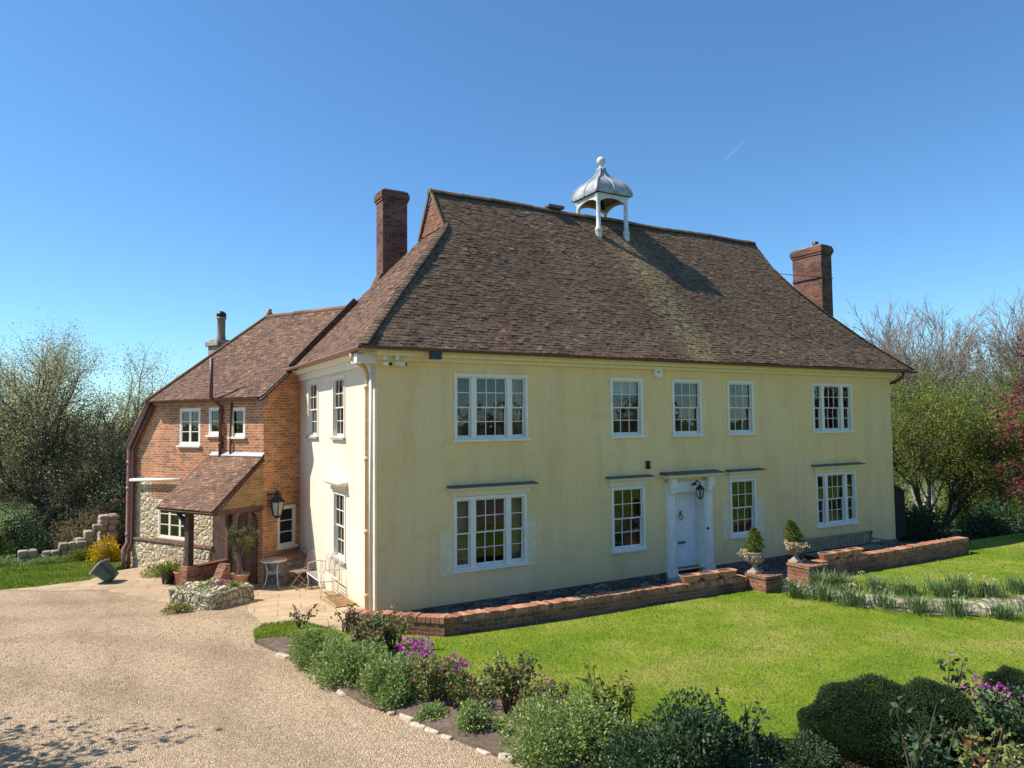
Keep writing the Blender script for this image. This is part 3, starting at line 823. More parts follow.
opts = [dict(curtain='r', goods=[(0.2, 0.1, 0.25), (0.8, 0.12, 0.2), (1.2, 0.1, 0.3), (1.6, 0.1, 0.35)]), dict(blind=True), dict(curtain='r'), dict(curtain='r'), dict(goods=[(0.7, 0.1, 0.2)]),
        dict(curtain='lr', goods=[(0.25, 0.1, 0.3)]), dict(goods=[(0.25, 0.09, 0.25), (0.75, 0.1, 0.2)]), dict(goods=[(0.3, 0.1, 0.3), (0.7, 0.08, 0.2)]), dict(curtain='r')]
for w, op in zip(front_windows, opts):
    sash_window(FRONT, w, house, **op)
for w in end_windows:
    sash_window(END, w, house, curtain='l' if w[0] < -4 else None, sill_mat='pale_stone')
for x0, x1 in ((1.58, 3.76), (5.82, 7.19), (9.85, 11.2), (13.36, 15.62)):
    hood(FRONT, x0, x1, 2.47, house)
hood(END, -3.35, -1.95, 2.5, house, cap='white_paint')
b = MB()
for x0, x1, z0, z1 in ((1.42, 1.72, 0.62, 1.55), (3.57, 3.8, 0.62, 1.72), (9.72, 9.98, 0.66, 1.5), (11.01, 11.34, 0.66, 1.66)):
    b = MB(); b.box(x0, x1, -0.003, 0.0, z0, z1, 'k'); b.build('paint_patch', 'pale_patch', house)

# front door with carved surround
x0, x1, z0, z1 = DOOR
d = MB()
for a, c in ((x0 - 0.29, x0), (x1, x1 + 0.29)):
    d.box(a, c, -0.06, 0.0, z0 + 0.0, z1 + 0.26)
    d.box(a + 0.05, c - 0.05, -0.085, -0.06, z0 + 0.22, z1 - 0.05)
    d.box(a - 0.02, c + 0.02, -0.10, 0.0, z0, z0 + 0.2)
    d.box(a + 0.04, c - 0.04, -0.20, -0.06, z1 + 0.12, z1 + 0.36)      # scrolled bracket
    d.box(a + 0.06, c - 0.06, -0.15, -0.06, z1 - 0.02, z1 + 0.12)
    d.tube([(a + 0.05, -0.15, z1 + 0.30), (c - 0.05, -0.15, z1 + 0.30)], 0.06, 10)
    d.tube([(a + 0.05, -0.10, z1 + 0.0), (c - 0.05, -0.10, z1 + 0.0)], 0.045, 10)
d.box(x0, x1, -0.05, 0.0, z1, z1 + 0.26)
d.box(x0, x1, -0.075, -0.05, z1, z1 + 0.05)
# panelled reveals
d.box(x0, x0 + 0.02, 0.0, 0.3, z0, z1); d.box(x1 - 0.02, x1, 0.0, 0.3, z0, z1); d.box(x0 + 0.02, x1 - 0.02, 0.0, 0.3, z1 - 0.02, z1)
for zz in ((0.05, 0.75), (0.85, 1.9)):
    d.box(x1 - 0.03, x1 - 0.02, 0.05, 0.24, *zz)
ds = d.build('door_surround', 'white_paint', house)
hh = MB()
hh.box(x0 - 0.38, x1 + 0.42, -0.22, 0.0, z1 + 0.37, z1 + 0.42)
hh.box(x0 - 0.42, x1 + 0.46, -0.30, 0.0, z1 + 0.42, z1 + 0.46)
hh.build('cornice', 'cream_paint', ds)
hh = MB(); hh.prism([(-0.33, z1 + 0.461), (0.0, z1 + 0.461), (0.0, z1 + 0.53), (-0.33, z1 + 0.485)], x0 - 0.45, x1 + 0.49, 0)
hh.build('lead_cap', 'lead_dark', ds)
d = MB()
d.box(x0 + 0.02, x1 - 0.02, 0.25, 0.29, z0 + 0.02, z1 - 0.02)
for i in range(1, 7):
    xx = x0 + 0.02 + (x1 - x0 - 0.04) * i / 7
    d.box(xx - 0.006, xx + 0.006, 0.244, 0.25, z0 + 0.03, z1 - 0.03)
door = d.build('door', 'door_paint', house)
k = MB(); k.tube([(x0 + 0.44, 0.235, 1.42), (x0 + 0.38, 0.20, 1.34), (x0 + 0.44, 0.19, 1.26), (x0 + 0.50, 0.20, 1.34), (x0 + 0.44, 0.235, 1.42)], 0.016, 6)
k.ball((x0 + 0.44, 0.22, 1.46), 0.035, 8)
k.build('door_knocker', 'brass', door)
k = MB(); k.box(x0 + 0.34, x0 + 0.60, 0.232, 0.248, 0.62, 0.69)
k.build('letter_plate', 'rust_iron', door)
k = MB(); k.ball((x1 + 0.06, -0.10, 1.02), 0.035, 8)
k.build('bell_push', 'black_metal', ds)
st = MB(); st.box(x0 - 0.35, x1 + 0.35, -0.55, -0.04, -0.42, -0.125); st.build('doorstep', 'pale_stone', house, bevel=0.015)
# lantern over the door
def hanging_lantern(M, parent, x, z, s=1.0, name='door_lantern'):
    l = MB(M)
    l.lathe([(0.001, -0.02), (0.07 * s, -0.02), (0.07 * s, 0.02), (0.001, 0.02)], (x, -0.1, z), 10)
    l.tube([(x, -0.06, z), (x, -0.2 * s, z + 0.1 * s), (x, -0.3 * s, z + 0.04 * s), (x, -0.3 * s, z - 0.02)], 0.018 * s, 8)
    zz = z - 0.05
    l.lathe([(0.01, 0.06), (0.05 * s, 0.03), (0.12 * s, -0.05 * s), (0.13 * s, -0.07 * s), (0.10 * s, -0.07 * s)], (x, -0.3 * s, zz), 6, False)
    for k in range(6):
        a = math.pi * 2 * k / 6
        l.tube([(x + 0.11 * s * math.cos(a), -0.3 * s + 0.11 * s * math.sin(a), zz - 0.07 * s), (x + 0.065 * s * math.cos(a), -0.3 * s + 0.065 * s * math.sin(a), zz - 0.29 * s)], 0.008 * s, 4)
    l.lathe([(0.001, -0.33 * s), (0.05 * s, -0.31 * s), (0.07 * s, -0.285 * s), (0.001, -0.28 * s)], (x, -0.3 * s, zz), 6, False)
    lo = l.build(name, 'black_metal', parent)
    q = MB(M); q.lathe([(0.105 * s, -0.075 * s), (0.06 * s, -0.28 * s)], (x, -0.3 * s, zz), 6, False)
    q.build('lantern_glass', 'window_glass', lo)
hanging_lantern(FRONT, house, 8.62, 2.20)

# ---- roof: real clay tiles laid in courses on each slope
rng = np.random.default_rng(11)
def lay_tiles(name, mat, parent, profile, pos, bounds, gauge=0.092, width=0.15, seed=1, thick=0.015, tone=lambda u, z, r: r):
    """profile: [(h,z)...] inset and height; pos(u,h,z)->xyz; bounds(z)->(umin,umax)"""
    r = np.random.default_rng(seed)
    P = np.array(profile, float)
    seg = np.hypot(*(P[1:] - P[:-1]).T); cum = np.concatenate([[0], np.cumsum(seg)])
    at = lambda s: np.array([np.interp(s, cum, P[:, 0]), np.interp(s, cum, P[:, 1])])
    V, Q, T = [], [], []
    n = int(cum[-1] / gauge)
    Z = Vector((0, 0, 1))
    for c in range(n + 1):
        s0 = c * gauge
        a, e = at(min(s0, cum[-1] - 0.02)), at(min(s0 + gauge * 1.7, cum[-1]))
        um, ux = bounds(a[1] + 0.02)
        if ux - um < 0.05:
            continue
        k0 = math.floor(um / width) - 1; k1 = math.ceil(ux / width) + 1
        off = 0.5 * (c % 2)
        wave = 0.012 * math.sin(c * 0.7)
        for k in range(k0, k1):
            u0 = (k + off) * width + 0.004 + r.uniform(-0.006, 0.006); u1 = u0 + width - 0.007
            u0, u1 = max(u0, um), min(u1, ux)
            if u1 - u0 < 0.025:
                continue
            lift = 0.0125 + r.uniform(-0.005, 0.007) + (0.012 if r.random() < 0.02 else 0)
            dl, dr = r.uniform(-0.012, 0.012), r.uniform(-0.004, 0.004)
            def pt(u, w, hgt, slip):
                q = a + (e - a) * w
                dd = (e - a) / np.linalg.norm(e - a)
                q = q - dd * slip
                nn = np.array([-dd[1], dd[0]])       # outward normal in (inset, height)
                q = q + nn * hgt
                return pos(u, q[0], q[1])
            sl = r.uniform(-0.008, 0.012)
            b0 = len(V)
            V += [pt(u0, 0, lift + dl * 0.3, sl), pt(u1, 0, lift + dl * -0.3, sl + dr), pt(u1, 1, 0.004, 0), pt(u0, 1, 0.004, 0),
                  pt(u0, 0, lift - thick, sl), pt(u1, 0, lift - thick, sl + dr)]
            Q += [(b0, b0 + 1, b0 + 2, b0 + 3), (b0 + 4, b0 + 5, b0 + 1, b0), (b0 + 4, b0, b0 + 3, b0 + 3 - 0), (b0 + 5, b0 + 2, b0 + 1, b0 + 1)]
            Q[-2] = (b0 + 4, b0, b0 + 3, b0 + 3); 
            Q = Q[:-2]
            t = tone((u0 + u1) / 2, a[1], r.beta(2.2, 2.4))
            T += [t, t * 0.35]
    return fast_mesh(name, V, Q, mat, T, parent)
# left hip plane x = -0.4 + (z-5.42)*0.867 ; gablet at x=2.62 above z=8.9 ; right hip is bell-cast
ZG = 8.9
def x_left(z):
    return -0.42 + (z - ZEAVE) * 0.872 if z < ZG else 2.60
RP = [(5.42, 18.02), (5.59, 17.80), (6.5, 16.60), (7.47, 15.56), (8.15, 15.02), (8.70, 14.76), (8.95, 14.74), (10.1, 14.74)]
def x_right(z):
    return float(np.interp(z, [p[0] for p in RP], [p[1] for p in RP]))
YE = -0.42
SL = (YRIDGE - YE) / (ZRIDGE - ZEAVE)
FP = [(0, ZEAVE), (0.62, ZEAVE + 0.72), (1.8, 7.76), (YRIDGE - YE, ZRIDGE)]
def y_front(z):
    return YE + float(np.interp(z, [p[1] for p in FP], [p[0] for p in FP]))
def y_back(z):
    if z > 8.0:
        return YRIDGE + (ZRIDGE - z) * 0.70
    return DEPTH + 0.42 - (z - ZEAVE) * (DEPTH + 0.42 - YRIDGE - 2.02 * 0.70) / (8.0 - ZEAVE)
rb = MB()                                                   # boarding and soffit under the tiles
zs = [ZEAVE, ZEAVE + 0.72, 6.5, 7.47, 7.76, 8.0, 8.15, 8.70, 8.90, 8.905, ZRIDGE]
for za, zb in zip(zs, zs[1:]):
    e = 0.012
    rb.face((x_left(za), y_front(za) + e, za), (x_right(za), y_front(za) + e, za), (x_right(zb), y_front(zb) + e, zb), (x_left(zb), y_front(zb) + e, zb))
    rb.face((x_right(za), y_back(za), za), (x_left(za), y_back(za), za), (x_left(zb), y_back(zb), zb), (x_right(zb), y_back(zb), zb))
    rb.face((x_left(za) + e, y_back(za), za), (x_left(za) + e, y_front(za), za), (x_left(zb) + e, y_front(zb), zb), (x_left(zb) + e, y_back(zb), zb))
    rb.face((x_right(za), y_front(za), za), (x_right(za), y_back(za), za), (x_right(zb), y_back(zb), zb), (x_right(zb), y_front(zb), zb))
rb.face((-0.40, YE + 0.02, ZEAVE), (18.0, YE + 0.02, ZEAVE), (18.0, DEPTH + 0.4, ZEAVE), (-0.40, DEPTH + 0.4, ZEAVE))
rb.tone = 0.15
roof = rb.build('roof', 'roof_tile', house, fix=False)
_fr = random.Random(77)
def front_tone(u, z, r):
    return min(1.0, max(0.0, 0.48 + (r - 0.5) * 0.7)) if _fr.random() > 0.07 else _fr.random()
lay_tiles('front_tiles', 'roof_tile', roof, FP, lambda u, h, z: (u, YE + h - 0.02 * math.sin(u * 0.8 + 1.0) * math.sin(h * 1.3), z + 0.012 * math.sin(u * 1.9 + h)), lambda z: (x_left(z) + 0.02, x_right(z) - 0.01), seed=3, tone=front_tone)
LP = [(0, ZEAVE), (x_left(ZG - 0.001) + 0.42, ZG)]
lay_tiles('hip_tiles', 'red_roof_tile', roof, LP, lambda u, h, z: (-0.42 + h, u, z), lambda z: (y_front(z) + 0.02, y_back(z)), seed=4)
RPP = [(18.02 - x, z) for z, x in RP[:6]]
lay_tiles('hip_tiles', 'roof_tile', roof, RPP, lambda u, h, z: (18.02 - h, u, z), lambda z: (y_front(z) + 0.02, y_back(z)), seed=5)
GP = [(0, ZG), (0.02, ZRIDGE)]
lay_tiles('gablet_tiles', 'hung_tile', roof, GP, lambda u, h, z: (2.58 + h, u, z), lambda z: (y_front(z) + 0.05, y_back(z) - 0.05), seed=6)
# gablet verge and ridge
v = MB()
v.beam((2.54, y_front(ZG) - 0.02, ZG - 0.05), (2.54, YRIDGE, ZRIDGE + 0.03), 0.09, 0.05, (1, 0, 0))
v.beam((2.54, y_back(ZG) + 0.02, ZG - 0.05), (2.54, YRIDGE, ZRIDGE + 0.03), 0.09, 0.05, (1, 0, 0))
v.build('verge', 'ridge_tile', roof)
rt = MB()
x = 2.5
while x < 14.4:
    rt.tone = random.Random(int(x * 100)).random()
    dz = 0.018 * math.sin(x * 1.7) - 0.03 * math.sin((x - 2.5) / 12.3 * math.pi)
    pts = []
    L = 0.44
    n = 8
    r0 = 0.125
    ring = lambda xx, rr: [rt.P((xx, YRIDGE + rr * math.cos(math.pi * k / n) * 1.05, ZRIDGE - 0.055 + dz + rr * math.sin(math.pi * k / n))) for k in range(n + 1)]
    a, c = ring(x, r0), ring(x + L, r0 * 0.96)
    for k in range(n):
        rt.F((a[k], a[k + 1], c[k + 1], c[k]))
    rt.F(a); rt.F(c[::-1])
    x += L + 0.012
rt.build('ridge', 'ridge_tile', roof, fix=False)
# bonnet tiles on the two visible hips
def bonnets(zlo, zhi, xf, sgn, mat):
    bt = MB()
    z = zlo
    rr = random.Random(5)
    while z < zhi:
        bt.tone = rr.random() * 0.4 + 0.05
        p = Vector((xf(z), y_front(z), z)); q = Vector((xf(z + 0.19), y_front(z + 0.19), z + 0.19))
        up = Vector((-0.45 * sgn, -0.45, 0.75)).normalized()
        d = (q - p).normalized(); side = d.cross(up).normalized(); up = side.cross(d).normalized()
        n = 6
        def ring(c, r, lift):
            return [bt.P(c + side * (r * 1.15 * math.cos(math.pi * k / n)) + up * (r * 0.45 * math.sin(math.pi * k / n) + lift - 0.03)) for k in range(n + 1)]
        a, e = ring(p, 0.10, 0.03), ring(q, 0.075, 0.012)
        for k in range(n):
            bt.F((a[k], a[k + 1], e[k + 1], e[k]))
        bt.F(a)
        z += 0.079
    bt.build('bonnet_tiles', mat, roof, fix=False)
bonnets(ZEAVE + 0.02, ZG - 0.1, x_left, 1, 'roof_tile')
bonnets(ZEAVE + 0.02, 8.8, x_right, -1, 'roof_tile')

# cornice, fascia and gutters
c = MB()
c.box(0.0, XR + 0.02, -0.10, 0.0, 5.18, 5.26); c.box(-0.02, XR + 0.05, -0.24, 0.0, 5.26, 5.33); c.box(-0.04, XR + 0.3, -0.36, 0.0, 5.33, 5.41)
c.build('cornice', 'cream_paint', house)
c = MB()
c.box(-0.10, 0.0, 0.0, DEPTH, 5.10, 5.27); c.box(-0.24, 0.0, 0.002, DEPTH, 5.27, 5.33); c.box(-0.33, 0.0, 0.004, DEPTH, 5.33, 5.41)
c.build('fascia', 'white_paint', house)
def gutter(M, p, q, parent, mat, r=0.06, name='gutter'):
    gb = MB(M)
    p, q = Vector(p), Vector(q); d = (q - p).normalized(); side = d.cross(Vector((0, 0, 1))).normalized()
    n = 8
    for rad, flip in ((r, False), (r - 0.012, True)):
        a = [gb.P(p + side * rad * math.cos(math.pi * k / n) - Vector((0, 0, 1)) * rad * math.sin(math.pi * k / n)) for k in range(n + 1)]
        c2 = [gb.P(q + side * rad * math.cos(math.pi * k / n) - Vector((0, 0, 1)) * rad * math.sin(math.pi * k / n)) for k in range(n + 1)]
        for k in range(n):
            gb.F((a[k], c2[k], c2[k + 1], a[k + 1]))
        gb.F(a); gb.F(c2[::-1])
    return gb.build(name, mat, parent)
gutter(None, (-0.46, -0.47, 5.42), (18.05, -0.47, 5.38), house, 'brown_iron')
gutter(None, (-0.46, -0.40, 5.42), (-0.46, DEPTH + 0.2, 5.41), house, 'pink_iron')
p = MB()
p.box(-0.40, -0.05, 0.02, 0.40, 5.12, 5.30)
p.build('rainwater_head', 'white_paint', house)
p = MB(); p.tube([(-0.42, 0.30, 5.36), (-0.42, 0.30, 5.22), (-0.15, 0.30, 5.05), (-0.09, 0.30, 4.9), (-0.09, 0.30, -0.02)], 0.05, 10)
for z in (0.3, 1.6, 3.1, 4.6):
    p.tube([(-0.09, 0.30, z), (-0.09, 0.30, z + 0.09)], 0.066, 10)
p.build('downpipe', 'pipe_cream', house)
p = MB(); p.tube([(-0.08, 0.09, 5.15), (-0.08, 0.09, -0.02)], 0.04, 10)
p.build('downpipe', 'white_paint', house)
p = MB(); p.tube([(XR + 0.12, -0.40, 5.33), (XR + 0.12, -0.36, 5.2), (XR + 0.10, -0.14, 5.06), (XR + 0.10, 0.1, 5.0)], 0.05, 8)
p.build('gutter_outlet', 'brown_iron', house)
# cameras, flood light, alarm box, sensor
def cctv(x, y, z, az):
    k = MB(Matrix.Translation((x, y, z)) @ Matrix.Rotation(az, 4, 'Z'))
    k.tube([(0, 0.0, 0.10), (0, 0, 0.0)], 0.05, 10)
    k.tube([(0, 0.06, -0.04), (0, -0.18, -0.08)], 0.05, 10)
    o = k.build('security_camera', 'white_paint', house)
    k2 = MB(Matrix.Translation((x, y, z)) @ Matrix.Rotation(az, 4, 'Z')); k2.tube([(0, -0.181, -0.08), (0, -0.20, -0.083)], 0.038, 10)
    k2.build('lens', 'black_metal', o)
cctv(0.14, -0.16, 5.16, R(15)); cctv(0.40, -0.16, 5.17, R(55))
k = MB(); k.box(1.02, 1.26, -0.50, -0.38, 5.20, 5.36); k.tube([(1.14, -0.38, 5.3), (1.14, -0.2, 5.34)], 0.02, 6)
k.build('floodlight', 'black_metal', house)
k = MB(); k.prism([(7.37, 5.05), (7.43, 4.98), (7.57, 4.98), (7.63, 5.05), (7.63, 5.2), (7.57, 5.26), (7.43, 5.26), (7.37, 5.2)], -0.08, 0.0, 1)
k.build('alarm_box', 'white_paint', house)
k = MB(); k.box(7.44, 7.56, -0.084, -0.081, 5.09, 5.15)
k.build('alarm_box_panel', 'grey_plastic', house)
k = MB(); k.tube([(7.12, -0.05, 2.86), (7.12, -0.05, 2.66)], 0.055, 8)
k.build('sensor_light', 'black_metal', house)

# chimneys
def chimney(name, x0, x1, y0, y1, z0, z1, parent, sh=None):
    k = MB(); k.box(x0, x1, y0, y1, z0, z1 - 0.32)
    k.box(x0 - 0.03, x1 + 0.03, y0 - 0.03, y1 + 0.03, z1 - 0.32, z1 - 0.24)
    k.box(x0 - 0.06, x1 + 0.06, y0 - 0.06, y1 + 0.06, z1 - 0.24, z1 - 0.08)
    k.box(x0 - 0.03, x1 + 0.03, y0 - 0.03, y1 + 0.03, z1 - 0.08, z1)
    if sh:
        k.prism([(x0 - 0.22, z0), (x0 - 0.002, z0), (x0 - 0.002, sh + 0.45), (x0 - 0.06, sh + 0.38), (x0 - 0.22, sh)], y0 + 0.02, y1 - 0.02, 1)
    o = k.build(name, 'chimney_brick', parent, bevel=0.008)
    q = MB(); cx, cy = (x0 + x1) / 2, (y0 + y1) / 2
    q.box(x0 + 0.05, x1 - 0.05, y0 + 0.05, y1 - 0.05, z1 + 0.001, z1 + 0.05)
    q.build('flaunching', 'grey_stone', o)
    return o
chimney('chimney', 2.30, 3.08, 6.15, 6.75, 5.0, 10.92, roof, 7.95)
c2 = chimney('chimney', XR + 0.03, XR + 0.60, 2.42, 3.66, -0.2, 10.12, roof)
q = MB(); q.tube([(XR + 0.25, 2.8, 10.13), (XR + 0.25, 2.8, 10.32)], 0.11, 10); q.build('chimney_pot', 'black_metal', c2)
q = MB(); q.tube([(15.2, 3.05, 9.02), (XR + 0.6, 2.4, 8.95)], 0.012, 4); q.tube([(XR + 0.0, 2.40, 8.95), (XR + 0.62, 2.40, 8.95)], 0.018, 4); q.tube([(XR, 2.4, 8.95), (XR, 3.68, 8.95)], 0.018, 4)
q.build('aerial_strap', 'black_metal', c2)
# lead vent on the ridge
q = MB(); q.obox((6.45, 3.1, 10.12), (0.28, 0, 0), (0, 0.14, 0), (0, 0, 0.05)); q.build('ridge_vent', 'lead_dark', roof, bevel=0.03)

# cupola
CX, CY = 8.17, 3.1
cup = MB()
hw = 0.51
for sx in (-1, 1):
    for sy in (-1, 1):
        x, y = CX + sx * hw, CY + sy * hw
        zb = ZRIDGE - abs(y - YRIDGE) / SL - 0.12
        cup.lathe([(0.095, zb), (0.095, zb + 0.22), (0.115, zb + 0.25), (0.10, zb + 0.30), (0.07, zb + 0.36), (0.058, 10.45), (0.09, 10.52), (0.09, 10.58)], (x, y, 0), 10)
# arched heads
hw2 = 0.56
for sx in (-1, 1):
    for axis in (0, 1):
        pts = []
        for i in range(9):
            t = -1 + 2 * i / 8
            pts.append((t, 10.48 - 0.16 * abs(t) ** 2.5))
        for (t0, za), (t1, zb) in zip(pts, pts[1:]):
            for (w0, w1) in ((hw2 - 0.04, hw2),):
                def q3(t, w, z):
                    return (CX + t * hw, CY + sx * w, z) if axis == 0 else (CX + sx * w, CY + t * hw, z)
                cup.face(q3(t0, w1, za), q3(t1, w1, zb), q3(t1, w1, 10.6), q3(t0, w1, 10.6))
                cup.face(q3(t0, w0, za), q3(t1, w0, zb), q3(t1, w0, 10.6), q3(t0, w0, 10.6))
                cup.face(q3(t0, w0, za), q3(t1, w0, zb), q3(t1, w1, zb), q3(t0, w1, za))
cupola = cup.build('cupola', 'cupola_paint', roof)
cl = MB(); cl.box(CX - 0.54, CX + 0.54, CY - 0.54, CY + 0.54, 10.56, 10.59); cl.build('cupola_ceiling', 'red_oak', cupola)
dm = MB()
prof = [(0.64, 10.60), (0.655, 10.66), (0.645, 10.72), (0.62, 10.82), (0.57, 10.93), (0.49, 11.03), (0.38, 11.12), (0.27, 11.20), (0.18, 11.29), (0.12, 11.40), (0.09, 11.50), (0.085, 11.56)]
dm.sm = True
N = 8
rings = []
for w, z in prof:
    ring = []
    for side in range(4):
        for i in range(N):
            t = -1 + 2 * i / N
            px, py = ((t, -1), (1, t), (-t, 1), (-1, -t))[side]
            ring.append(dm.P((CX + px * w, CY + py * w, z)))
    rings.append(ring)
for r0, r1 in zip(rings, rings[1:]):
    for k in range(4 * N):
        dm.F((r0[k], r0[(k + 1) % (4 * N)], r1[(k + 1) % (4 * N)], r1[k]))
dm.F(rings[-1])
dm.sm = False
dome = dm.build('dome', 'lead', cupola)
ribs = MB()
for dx, dy in ((-1, -1), (1, -1), (1, 1), (-1, 1), (0, -1), (1, 0), (0, 1), (-1, 0)):
    ribs.tube([(CX + dx * w, CY + dy * w, z + 0.005) for w, z in prof], 0.024, 6)
ribs.build('lead_roll', 'lead', dome)
fb = MB(); fb.lathe([(0.09, 11.55), (0.06, 11.60), (0.05, 11.66), (0.08, 11.68)], (CX, CY, 0), 12); fb.ball((CX, CY, 11.79), 0.135, 12)
fb.build('finial', 'cupola_paint', cupola)
bl = MB(); bl.lathe([(0.02, 10.56), (0.07, 10.50), (0.09, 10.38), (0.13, 10.28), (0.15, 10.26), (0.001, 10.27)], (CX, CY, 0), 12); bl.build('bell', 'black_metal', cupola)

# ------------------------------------------------------------------ the brick annexe (own frame: X along its yard wall, Y inwards)
AN = R(-60)
annexe = thing('brick_annexe', 'old red brick and ragstone annexe with a clay tiled roof joined to the house', 'annexe', (-1.12, 6.0, 0), AN)
AMAT = Matrix.Translation((-1.12, 6.0, 0)) @ Matrix.Rotation(AN, 4, 'Z')
def aw(x, y, z=0):                                      # annexe frame -> world
    return AMAT @ Vector((x, y, z))
YARD = [(-3.62, -2.67, 3.30, 4.38), (-2.29, -1.74, 3.60, 4.38), (-1.34, -0.74, 3.55, 4.36)]
LOWW = (-4.60, -3.02, 0.52, 1.66)
def pick(x, z):
    if z > 2.32: return 0
    if -4.95 < x < -1.95 and z > 1.68: return 0
    if -5.0 < x < -4.62 and z > 0.5: return 1
    if x < -0.35: return 1
    return 0
b = MB()
wall(b, -5.78, 0, -0.9, 3.25, [LOWW], 0.14, ((-4.95, -1.95, -0.35), (0.46, 1.68, 2.32), pick))
wall(b, -4.78, 0, 3.25, 4.72, [(a, c, d, e) for a, c, d, e in YARD], 0.12)
b.face((-5.78, 0, 3.25), (-4.78, 0, 3.25), (-4.78, 0, 4.72))
b.face((-5.78, 6.5, -0.9), (-5.78, 0, -0.9), (-5.78, 0, 3.25), (-5.78, 6.5, 3.25))
b.cur = 2
RW = (0.50, 1.14, 0.50, 1.62)                           # return wall window: Y from, Y to, z, z
# return wall is the plane X=0, running inwards along Y
RM = Matrix(((0, -1, 0, 0), (1, 0, 0, 0), (0, 0, 1, 0), (0, 0, 0, 1)))   # X -> +Y , Y -> -X
b.M = RM
def wall2(b):
    xs = [0.0, RW[0], RW[1], 1.6, 3.5, 7.0]; zs = [-0.9, RW[2], RW[3], 4.45]
    for xa, xb in zip(xs, xs[1:]):
        for za, zb in zip(zs, zs[1:]):
            if xa == RW[0] and za == RW[2]: continue
            b.cur = 2 if xa < 1.6 else 0
            b.face((xa, 0, za), (xb, 0, za), (xb, 0, zb), (xa, 0, zb))
    b.cur = 2
    b.face((0, 0, 4.45), (3.5, 0, 4.45), (3.5, 0, 7.45), (0, 0, 4.6))
    b.face((3.5, 0, 4.45), (7.0, 0, 4.45), (7.0, 0, 4.6), (3.5, 0, 7.45))
    for (p0, p1) in (((RW[0], 0, RW[2]), (RW[0], 0, RW[3])), ((RW[1], 0, RW[3]), (RW[1], 0, RW[2])), ((RW[0], 0, RW[3]), (RW[1], 0, RW[3])), ((RW[1], 0, RW[2]), (RW[0], 0, RW[2]))):
        b.face(p0, p1, (p1[0], 0.12, p1[2]), (p0[0], 0.12, p0[2]))
wall2(b)
b.M = None; b.cur = 0
b.build('wall', ['red_brick', 'rag_stone', 'bounce_warmed_brick'], annexe, fix=False)
b = MB(); b.box(-5.84, -2.1, -0.07, -0.002, -0.9, 0.34); b.prism([(-0.07, 0.34), (-0.002, 0.34), (-0.002, 0.40)], -5.84, -2.1, 0)
b.build('plinth', 'rag_stone', annexe, bevel=0.01)
b = MB()
for i in range(18):
    b.obox((-5.73 + i * 0.215, -0.05, 0.44), (0.106, 0, 0), (0, 0.055, 0), (0, 0, 0.034))
b.build('string_course', 'garden_brick', annexe, bevel=0.006)
b = MB()
b.box(-5.68, -0.12, 0.15, 6.5, 2.5, 2.7); b.box(-5.68, -0.15, 2.6, 2.7, -0.5, 4.6)
b.build('inner_wall', 'room_wall', annexe)

def casement(M, w, parent, cols, rows, sill='white_paint', opening=None):
    x0, x1, z0, z1 = w
    f = MB(M); c = 0.055
    f.box(x0, x0 + c, 0.0, 0.1, z0, z1); f.box(x1 - c, x1, 0.0, 0.1, z0, z1); f.box(x0 + c, x1 - c, 0.0, 0.1, z1 - c, z1); f.box(x0 + c, x1 - c, 0.0, 0.1, z0, z0 + c)
    wo = f.build('window', 'white_paint', parent)
    gb = MB(M)
    n = cols
    for i in range(n):
        a = x0 + c + (x1 - x0 - 2 * c) * i / n; e = x0 + c + (x1 - x0 - 2 * c) * (i + 1) / n
        s = MB(M); st = 0.042
        s.box(a + 0.003, a + st, 0.01, 0.055, z0 + c, z1 - c); s.box(e - st, e - 0.003, 0.01, 0.055, z0 + c, z1 - c)
        s.box(a + st, e - st, 0.01, 0.055, z0 + c, z0 + c + st); s.box(a + st, e - st, 0.01, 0.055, z1 - c - st, z1 - c)
        for r in range(1, rows):
            z = z0 + c + st + (z1 - z0 - 2 * c - 2 * st) * r / rows
            s.box(a + st, e - st, 0.015, 0.05, z - 0.012, z + 0.012)
        s.build('casement', 'white_paint', wo)
        gb.face((a + st - 0.01, 0.03, z0 + c + 0.03), (e - st + 0.01, 0.03, z0 + c + 0.03), (e - st + 0.01, 0.03, z1 - c - 0.03), (a + st - 0.01, 0.03, z1 - c - 0.03))
    gb.build('glass', 'window_glass', wo, fix=False)
    s = MB(M); s.box(x0 - 0.06, x1 + 0.06, -0.07, 0.11, z0 - 0.06, z0 - 0.002); s.build('sill', sill, wo)
    return wo
casement(None, YARD[0], annexe, 2, 3); casement(None, YARD[1], annexe, 1, 2); casement(None, YARD[2], annexe, 1, 2)
casement(None, LOWW, annexe, 3, 3, 'garden_brick')
casement(RM, RW, annexe, 1, 3)

# roof of the annexe
AE = 4.62; AR = 7.58; AY = 3.5
def ax_left(z):
    return -4.88 + (z - AE) / (AR - AE) * 0.95
def ay_front(z):
    return -0.22 + (z - AE) / (AR - AE) * (AY + 0.22)
rb = MB()
OV = 0.12
rb.face((ax_left(AE), -0.20, AE), (OV, -0.20, AE), (OV, AY, AR - 0.01), (ax_left(AR), AY, AR - 0.01))
rb.face((OV, 7.2, AE), (ax_left(AE), 7.2, AE), (ax_left(AR), AY, AR - 0.01), (OV, AY, AR - 0.01))
rb.face((ax_left(AE), 7.2, AE), (ax_left(AE), -0.20, AE), (ax_left(AR), AY, AR - 0.01))
rb.face((ax_left(AE), -0.20, AE), (-6.0, -0.20, 3.15), (-6.0, 7.2, 3.15), (ax_left(AE), 7.2, AE))
rb.tone = 0.15
aroof = rb.build('roof', 'red_roof_tile', annexe, fix=False)
